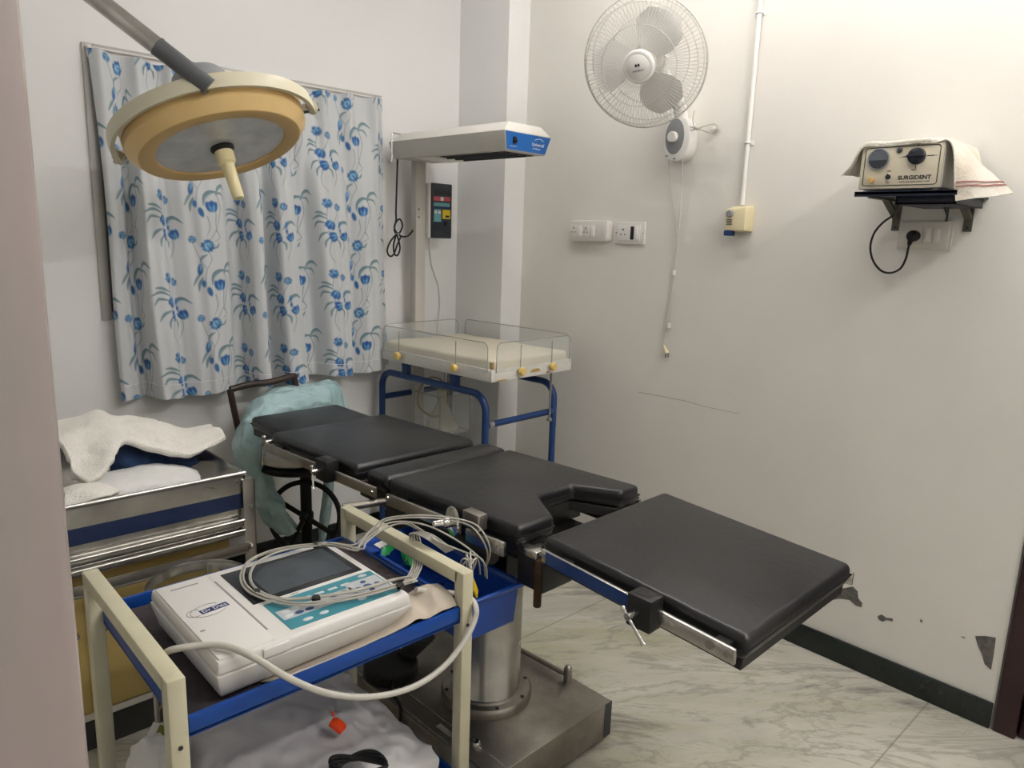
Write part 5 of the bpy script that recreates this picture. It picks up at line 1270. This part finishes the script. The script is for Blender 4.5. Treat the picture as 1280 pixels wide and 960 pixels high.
b = MB(); b.box((.69, 1.40, .318), (.36, .32, .066), .03, seg=4)
single(b, 'linen_bundle', M['linen'], 'pale bundle inside the polythene bag on the lower tray', 'bundle')
q = Vector((0.7299, 1.3102, 0.4180))
b = MB(); b.prism([(-.013, -.018), (.010, -.020), (.016, -.008), (.014, .012), (.006, .018), (-.012, .016)], 0, .012, .003, T(q.x, q.y, q.z-.002) @ Rz(.55) @ Rx(.5)); b.cyl((q.x+.004, q.y+.016, q.z+.014), (q.x+.006, q.y+.026, q.z+.020), .0025, 8)
single(b, 'orange_cap', M['orange_plastic'], 'bright orange plastic cap lying on the milky bag', 'cap')
def coil():
    root = thing('cable_coil', 'black cable coiled on the front of the milky bag', 'cord', (.79, 1.24, .39))
    for j in range(4):
        b = MB(); c = Vector((0.7076, 1.1798, 0.4000)); rr = .046-.004*j
        P = [c+Vector((rr*math.cos(t)*1.25, rr*.9*math.sin(t)-.012*j*math.cos(t), .004*j+.005*math.sin(2*t+j))) for t in [k*PI/8 for k in range(16)]]
        b.tube(P, .0048, 8, n=4, closed=True); b.obj('coil_turn', M['rubber'], root)
coil()
b = MB()
b.patch([[(0.3811, 1.5718, 0.3850), (0.4182, 1.5830, 0.4000), (0.4453, 1.5616, 0.4050), (0.4722, 1.5263, 0.4000)], [(0.3651, 1.5446, 0.3800), (0.3941, 1.5181, 0.4100), (0.4239, 1.4940, 0.4150), (0.4551, 1.4660, 0.4100)], [(0.3592, 1.5196, 0.3500), (0.3850, 1.4963, 0.3700), (0.4164, 1.4625, 0.3800), (0.4465, 1.4366, 0.3800)]], 50, 50, noise=.014, nscale=22, thick=.003)
def packet(bm_):
    root = thing('paper_packet', 'crumpled white packet with an olive stripe on the left of the lower tray', 'packet', (.42, 1.45, .35))
    bm_.obj('packet_body', M['paper'], root)
    b = MB(); b.patch([[(0.4196, 1.5434, 0.4080), (0.4404, 1.5711, 0.4140)], [(0.4276, 1.5160, 0.4120), (0.4506, 1.5499, 0.4170)]], 6, 6, thick=.001); b.obj('olive_stripe', M['olive'], root)
    b = MB(); b.patch([[(0.4111, 1.5645, 0.4040), (0.4337, 1.5930, 0.4110)], [(0.4305, 1.5103, 0.4100), (0.4571, 1.5497, 0.4140)]], 6, 6, thick=.002); b.obj('packet_flap', M['paper'], root)
packet(b)

# ================================================================ steel cot, cabinet, basin stand
def steel_cot():
    x0, x1, y0, y1 = -.10, .852, 2.045, 2.80
    root = thing('steel_cot', 'stainless steel cot trolley with a deep tray of towels at the left', 'cot', ((x0+x1)/2, (y0+y1)/2, 0))
    b = MB(); t = .004; z0, z1 = .686, .792
    b.bmm((x0, y0, z0), (x1, y0+t, z1)); b.bmm((x0, y1-t, z0), (x1, y1, z1)); b.bmm((x0, y0, z0), (x0+t, y1, z1)); b.bmm((x1-t, y0, z0), (x1, y1, z1)); b.bmm((x0, y0, z0), (x1, y1, z0+t))
    tr = b.obj('cot_tray', M['steel'], root)
    b = MB(); b.tube([(x0, y0, z1), (x1, y0, z1), (x1, y1, z1), (x0, y1, z1)], .0065, 10, closed=True); b.obj('tray_rim', M['steel'], tr)
    b = MB(); b.bmm((x0+.002, y0-.0012, z0+.001), (x1-.004, y0, z0+.046)); b.obj('blue_reflection', M['navy_reflection'], tr, smooth=False)  # blue reflection painted across the lower half of the tray front
    b = MB(); b.bmm((x0, y0+.012, .596), (x1-.01, y0+.016, .684)); b.obj('lower_panel', M['steel'], root, smooth=False)
    for z, h in ((.640, .022), (.610, .018)):
        b = MB(); b.bmm((x0, y0-.008, z-h/2), (x1-.01, y0+.012, z+h/2), .004); b.cyl((x0, y0-.010, z+h/2), (x1-.01, y0-.010, z+h/2), .005, 10); b.obj('side_rail', M['steel'], root)
    for x in (x0, x1-.012):
        for y in (y0-.012, y1-.02):
            b = MB(); b.bmm((x, y, .06), (x+.036, y+.004, .775), .001); b.bmm((x+.032, y, .06), (x+.036, y+.034, .775), .001); b.bmm((x, y, .771), (x+.036, y+.034, .775), .001); p = b.obj('corner_post', M['dull_steel'], root)
            b = MB(); b.cyl((x+.018, y+.017, .035), (x+.018, y+.017, .07), .012, 12); b.cyl((x+.008, y+.017, .03), (x+.028, y+.017, .03), .03, 18); b.obj('castor', M['rubber'], p)
            b = MB(); b.lathe([(.009, 0), (.009, .004), (.005, .009), (0, .010)], zframe((x+.018, y, .566), (0, -1, 0)), 14); b.lathe([(.005, 0), (.004, .007), (0, .008)], zframe((x+.022, y, .69), (0, -1, 0)), 12); b.obj('post_bolt', M['steel'], p)
    b = MB(); b.bmm((x0+.02, y0-.014, .552), (x1+.0, y0-.011, .580), .001); b.bmm((x0+.02, y0-.014, .545), (x1, y0+.02, .552), .001); b.obj('lower_strap', M['dull_steel'], root)
steel_cot()
def cabinet():
    x0, x1, y0, y1 = .02, .815, 2.175, 2.72
    root = thing('cabinet', 'yellowish painted wooden cabinet standing inside the steel cot frame', 'cabinet', ((x0+x1)/2, (y0+y1)/2, 0))
    b = MB(); b.bmm((x0, y0, .10), (x1, y1, .535), .003); b.obj('cabinet_body', M['wood_panel'], root)
    b = MB(); b.bmm((x0-.005, y0-.065, .535), (x1+.008, y1, .598), .003); b.obj('cabinet_top', M['wood'], root)
    b = MB(); b.bmm((x0+.01, y0+.005, 0), (x1-.01, y1-.01, .10)); b.obj('plinth', M['dark_floor_thing'], root)
    b = MB(); b.bmm((x0, y0-.006, .100), (x1, y0+.002, .120), .001); b.obj('bottom_strip', M['ivory'], root)
    for xa, xb, xk in ((x0+.015, .43, .405), (.45, x1-.015, .475)):
        b = MB(); b.bmm((xa, y0-.012, .13), (xb, y0, .520), .003); d = b.obj('cabinet_door', M['wood_panel'], root)
        b = MB(); b.cyl((xk, y0-.012, .38), (xk, y0-.03, .38), .008, 12); b.obj('door_knob', M['steel'], d)
cabinet()
def basin_stand():
    c = Vector((.640, 1.850, .575)); R = .128
    root = thing('basin_stand', 'empty steel ring of a basin stand behind the trolley', 'stand', (c.x, c.y, 0))
    b = MB(); b.lathe([(R, -.014), (R+.003, -.014), (R+.004, .014), (R+.001, .016), (R, .014), (R, -.014)], T(*c), 56); b.obj('basin_ring', M['steel'], root)
    for k in range(3):
        a = math.radians(180+120*k); b = MB(); p = c+Vector(((R-.001)*math.cos(a), (R-.001)*math.sin(a), 0))
        b.tube([(p.x, p.y, p.z), (p.x, p.y, .10), (p.x+.03*math.cos(a), p.y+.03*math.sin(a), .006)], .0065, 10); b.obj('stand_leg', M['steel'], root)
    b = MB(); b.tube([c+Vector(((R-.002)*math.cos(t), (R-.002)*math.sin(t), -.36)) for t in [k*PI/18 for k in range(36)]], .004, 8, closed=True); b.obj('lower_ring', M['steel'], root)
basin_stand()

# towels heaped in the cot
b = MB()
b.patch([
    [(0.8984, 2.4200, 0.8539), (0.8245, 2.4400, 0.8500), (0.7643, 2.4600, 0.8712), (0.6919, 2.4800, 0.9017), (0.6182, 2.4800, 0.9174), (0.5742, 2.4600, 0.9403), (0.5255, 2.4600, 0.9296), (0.4616, 2.4600, 0.9216)],
    [(0.8928, 2.3300, 0.8656), (0.8165, 2.3600, 0.8524), (0.7501, 2.3800, 0.8665), (0.6774, 2.4000, 0.8968), (0.6010, 2.4000, 0.9108), (0.5600, 2.3800, 0.9309), (0.5017, 2.3600, 0.9195), (0.4400, 2.3400, 0.9099)],
    [(0.8864, 2.2700, 0.8530), (0.7981, 2.2700, 0.8415), (0.7336, 2.2900, 0.8504), (0.6676, 2.3100, 0.8796), (0.6108, 2.3100, 0.8986), (0.5499, 2.2600, 0.8932), (0.4855, 2.2400, 0.8598), (0.4440, 2.2600, 0.8764)],
    [(0.8856, 2.2700, 0.8346), (0.7887, 2.2400, 0.8244), (0.7273, 2.2400, 0.8303), (0.6644, 2.2600, 0.8566), (0.6052, 2.2700, 0.8864), (0.5438, 2.1900, 0.8637), (0.4751, 2.1600, 0.8179), (0.4414, 2.2000, 0.8369)]],
    110, 60, noise=.0085, nscale=13, thick=.020)
top_towel = single(b, 'towel', M['towel'], 'thick white terry towel thrown across the top of the cot tray', 'towel', angle=180)
b = MB()
b.patch([[(0.6018, 2.4400, 0.8306), (0.6600, 2.4400, 0.8416), (0.7296, 2.4400, 0.8086), (0.8099, 2.4400, 0.7673), (0.8714, 2.4400, 0.7450)],
         [(0.5847, 2.3600, 0.8271), (0.6199, 2.3400, 0.8406), (0.6864, 2.3400, 0.8085), (0.7613, 2.3400, 0.7843), (0.8367, 2.3600, 0.7492)],
         [(0.5643, 2.3200, 0.8108), (0.5996, 2.2900, 0.8117), (0.6424, 2.2900, 0.7885), (0.7267, 2.3100, 0.7774), (0.8037, 2.3400, 0.7443)],
         [(0.5612, 2.3400, 0.7514), (0.6039, 2.3200, 0.7480), (0.6529, 2.3200, 0.7378), (0.7304, 2.3300, 0.7244), (0.8052, 2.3500, 0.7036)]], 60, 40, noise=.007, nscale=22, thick=.004, seed=4)
single(b, 'navy_sheet', M['navy_cloth'], 'crumpled navy blue cloth under the white towel in the cot', 'cloth', angle=180)
b = MB()
b.patch([[(0.4880, 2.3000, 0.7822), (0.5620, 2.3000, 0.7917), (0.6234, 2.3000, 0.7946), (0.6958, 2.3000, 0.7883), (0.7660, 2.3000, 0.7671), (0.7994, 2.2800, 0.7447)],
         [(0.4725, 2.2300, 0.7949), (0.5415, 2.2200, 0.8023), (0.5951, 2.2000, 0.8063), (0.6613, 2.1900, 0.8007), (0.7365, 2.2000, 0.7832), (0.7850, 2.2200, 0.7530)],
         [(0.4617, 2.1600, 0.7934), (0.5276, 2.1300, 0.8013), (0.5728, 2.1100, 0.8019), (0.6322, 2.1000, 0.7969), (0.7040, 2.1200, 0.7861), (0.7621, 2.1500, 0.7662)],
         [(0.4565, 2.1300, 0.7668), (0.5178, 2.1000, 0.7753), (0.5640, 2.0850, 0.7784), (0.6247, 2.0800, 0.7781), (0.6961, 2.1000, 0.7690), (0.7517, 2.1300, 0.7538)]], 60, 40, noise=.005, nscale=16, thick=.004, seed=9)
single(b, 'cotton_sheet', M['linen'], 'smooth white cotton sheet lying in front of the navy cloth in the cot', 'sheet', angle=180)
b = MB()
b.patch([[(0.4079, 2.1700, 0.8067), (0.4501, 2.1700, 0.8136), (0.4959, 2.1600, 0.8067), (0.5528, 2.1300, 0.7844)],
         [(0.3989, 2.1100, 0.8079), (0.4342, 2.1000, 0.8162), (0.4798, 2.0950, 0.8099), (0.5289, 2.1000, 0.7934)],
         [(0.3903, 2.0800, 0.7794), (0.4258, 2.0750, 0.7813), (0.4668, 2.0700, 0.7954), (0.5038, 2.0800, 0.7932)]], 40, 30, noise=.004, nscale=18, thick=.012, seed=2)
single(b, 'towel', M['towel'], 'small ribbed white towel in the front left corner of the cot tray', 'towel', angle=180)

# ================================================================ swivel chair under a teal sheet
def swivel_chair():
    cx, cy = 1.392, 2.72
    root = thing('swivel_chair', 'black swivel chair with a brown back frame half hidden by the teal sheet', 'chair', (cx, cy, 0))
    b = MB(); y = 2.90
    b.tube([(1.2065, 2.9000, 0.6062), (1.1841, 2.9000, 0.7196), (1.1682, 2.9000, 0.8162), (1.1619, 2.9000, 0.8603)], .013, 10)
    b.tube([(1.1619, 2.9000, 0.8603), (1.2374, 2.9000, 0.8716), (1.3415, 2.9000, 0.8737), (1.4361, 2.9000, 0.8879), (1.4433, 2.9000, 0.8801)], .0135, 10, n=5)
    b.tube([(1.4398, 2.9000, 0.8875), (1.4564, 2.9000, 0.8150), (1.4762, 2.9000, 0.7049), (1.4862, 2.8800, 0.6059)], .013, 10)
    q0, q1 = Vector((1.2065, 2.9000, 0.6062)), Vector((1.4862, 2.8800, 0.6059))
    b.tube([q0, q0+Vector((.02, -.03, -.12)), (cx-.14, cy+.08, .556)], .013, 10, n=5); b.tube([q1, q1+Vector((-.02, -.03, -.12)), (cx+.14, cy+.08, .556)], .013, 10, n=5)
    b.obj('back_frame', M['brown_tube'], root)
    b = MB(); b.lathe([(0, .545), (.155, .545), (.165, .552), (.165, .566), (.155, .572), (0, .572)], T(cx-.03, cy, 0), 40); b.bmm((cx-.07, cy-.05, .530), (cx+.05, cy+.05, .547), .003); b.obj('seat', M['black_metal'], root)
    b = MB(); b.lathe([(0, .573), (.12, .573), (.135, .583), (.13, .602), (.10, .610), (0, .612)], T(cx-.05, cy, 0), 36); b.obj('seat_cushion', M['ivory'], root)
    b = MB(); b.cyl((cx, cy, .05), (cx, cy, .535), .0235, 18); b.lathe([(.027, .30), (.030, .305), (.030, .33), (.027, .335)], T(cx, cy, 0), 18); b.obj('post', M['black_metal'], root)
    c = Vector((cx-.03, cy-.045, .335)); e1 = Vector((.728, -.686, 0)); e2 = Vector((.10, .12, .98)).normalized(); R = .145
    b = MB(); b.tube([c+e1*(R*math.cos(t))+e2*(R*math.sin(t)) for t in [k*PI/24 for k in range(48)]], .011, 10, closed=True); hw = b.obj('handwheel', M['rubber'], root)
    for a in (150, 330, 245):
        b = MB(); a = math.radians(a); d = e1*math.cos(a)+e2*math.sin(a); b.cyl(c+d*.02, c+d*R, .0105, 10); b.obj('wheel_spoke', M['rubber'], hw)
    b = MB(); b.cyl(c+Vector((-.02, -.02, 0)), (cx, cy, .335), .014, 12); b.obj('wheel_hub', M['black_metal'], hw)
    for k in range(5):
        a = 2*PI*k/5+.4; d = Vector((math.cos(a), math.sin(a), 0)); b = MB()
        b.tube([(cx, cy, .075), (cx+d.x*.12, cy+d.y*.12, .072), (cx+d.x*.24, cy+d.y*.24, .05)], lambda u: .022-.008*u, 10); b.cyl((cx+d.x*.235-d.y*.015, cy+d.y*.235+d.x*.015, .024), (cx+d.x*.235+d.y*.015, cy+d.y*.235-d.x*.015, .024), .023, 16); b.obj('base_leg', M['black_metal'], root)
swivel_chair()
b = MB()
b.patch([[(1.7226, 2.9400, 0.7076), (1.6663, 2.9400, 0.8352), (1.4977, 2.9200, 0.8461), (1.3405, 2.9000, 0.8428), (1.2325, 2.8800, 0.7948), (1.1595, 2.8600, 0.6913), (1.1494, 2.8400, 0.5695), (1.1844, 2.8000, 0.4568), (1.2165, 2.7600, 0.3366), (1.2717, 2.7200, 0.2653)],
         [(1.6904, 2.9000, 0.6818), (1.5775, 2.8400, 0.8183), (1.4277, 2.8000, 0.8292), (1.3040, 2.7800, 0.8210), (1.2056, 2.7600, 0.7784), (1.1492, 2.7500, 0.7007), (1.1502, 2.7400, 0.5878), (1.1829, 2.7200, 0.4695), (1.2239, 2.7000, 0.3639), (1.2924, 2.6900, 0.2697)],
         [(1.6497, 2.8800, 0.6654), (1.5126, 2.7800, 0.7733), (1.3937, 2.7500, 0.7879), (1.3040, 2.7400, 0.7751), (1.2236, 2.7300, 0.7359), (1.1840, 2.7200, 0.6788), (1.1828, 2.7100, 0.5891), (1.2078, 2.7000, 0.4866), (1.2470, 2.6900, 0.3785), (1.3231, 2.6800, 0.2791)],
         [(1.6511, 2.9200, 0.6001), (1.5098, 2.8200, 0.6876), (1.4084, 2.7900, 0.7020), (1.3420, 2.7800, 0.6935), (1.2806, 2.7700, 0.6714), (1.2506, 2.7600, 0.6314), (1.2470, 2.7500, 0.5600), (1.2636, 2.7400, 0.4772), (1.3010, 2.7300, 0.3744), (1.3687, 2.7200, 0.2757)]], 150, 60, noise=.013, nscale=15, thick=.0015, seed=5)
def sheet(bm_):
    root = thing('plastic_sheet', 'crinkled translucent teal plastic sheet draped over the chair back under the curtain', 'plastic sheet', (1.25, 2.76, .40))
    bm_.obj('sheet_film', M['teal_film'], root, angle=180)
    b = MB(); b.patch([[(1.4451, 2.6600, 0.5098), (1.4318, 2.6600, 0.3966), (1.4181, 2.6600, 0.2752), (1.4083, 2.6600, 0.1625)], [(1.4562, 2.6400, 0.5059), (1.4468, 2.6400, 0.3990), (1.4259, 2.6400, 0.2797), (1.4125, 2.6400, 0.1684)], [(1.4952, 2.6700, 0.4829), (1.4896, 2.6700, 0.3805), (1.4647, 2.6700, 0.2600), (1.4398, 2.6700, 0.1500)]], 30, 10, noise=.006, nscale=14, thick=.0015, seed=8); b.obj('hanging_end', M['teal_film'], root, angle=180)
sheet(b)

# ================================================================ camera, light, colour
cam = bpy.data.cameras.new('camera'); co = bpy.data.objects.new('camera', cam); COL.objects.link(co); SC.camera = co
cam.sensor_fit = 'HORIZONTAL'; cam.sensor_width = 36.0; cam.lens = 915.8/1280*36.0; cam.clip_start = .02
yaw, pitch, roll = 8.14785278e-01, -1.96282826e-01, 3.29835771e-02
f = Vector((math.cos(pitch)*math.cos(yaw), math.cos(pitch)*math.sin(yaw), math.sin(pitch)))
r = Vector((math.sin(yaw), -math.cos(yaw), 0)); u = r.cross(f)
r2 = r*math.cos(roll)+u*math.sin(roll); u2 = -r*math.sin(roll)+u*math.cos(roll)
co.matrix_world = Matrix(((r2.x, u2.x, -f.x, 0), (r2.y, u2.y, -f.y, 0), (r2.z, u2.z, -f.z, 1.5), (0, 0, 0, 1)))
w = bpy.data.worlds.new('world'); SC.world = w; w.use_nodes = True
w.node_tree.nodes['Background'].inputs[0].default_value = (1, 1, 1, 1); w.node_tree.nodes['Background'].inputs[1].default_value = .0
SC.view_settings.view_transform = 'Standard'; SC.view_settings.look = 'None'; SC.view_settings.gamma = 1.0; SC.view_settings.use_curve_mapping = False
SC.view_settings.exposure = 0.02
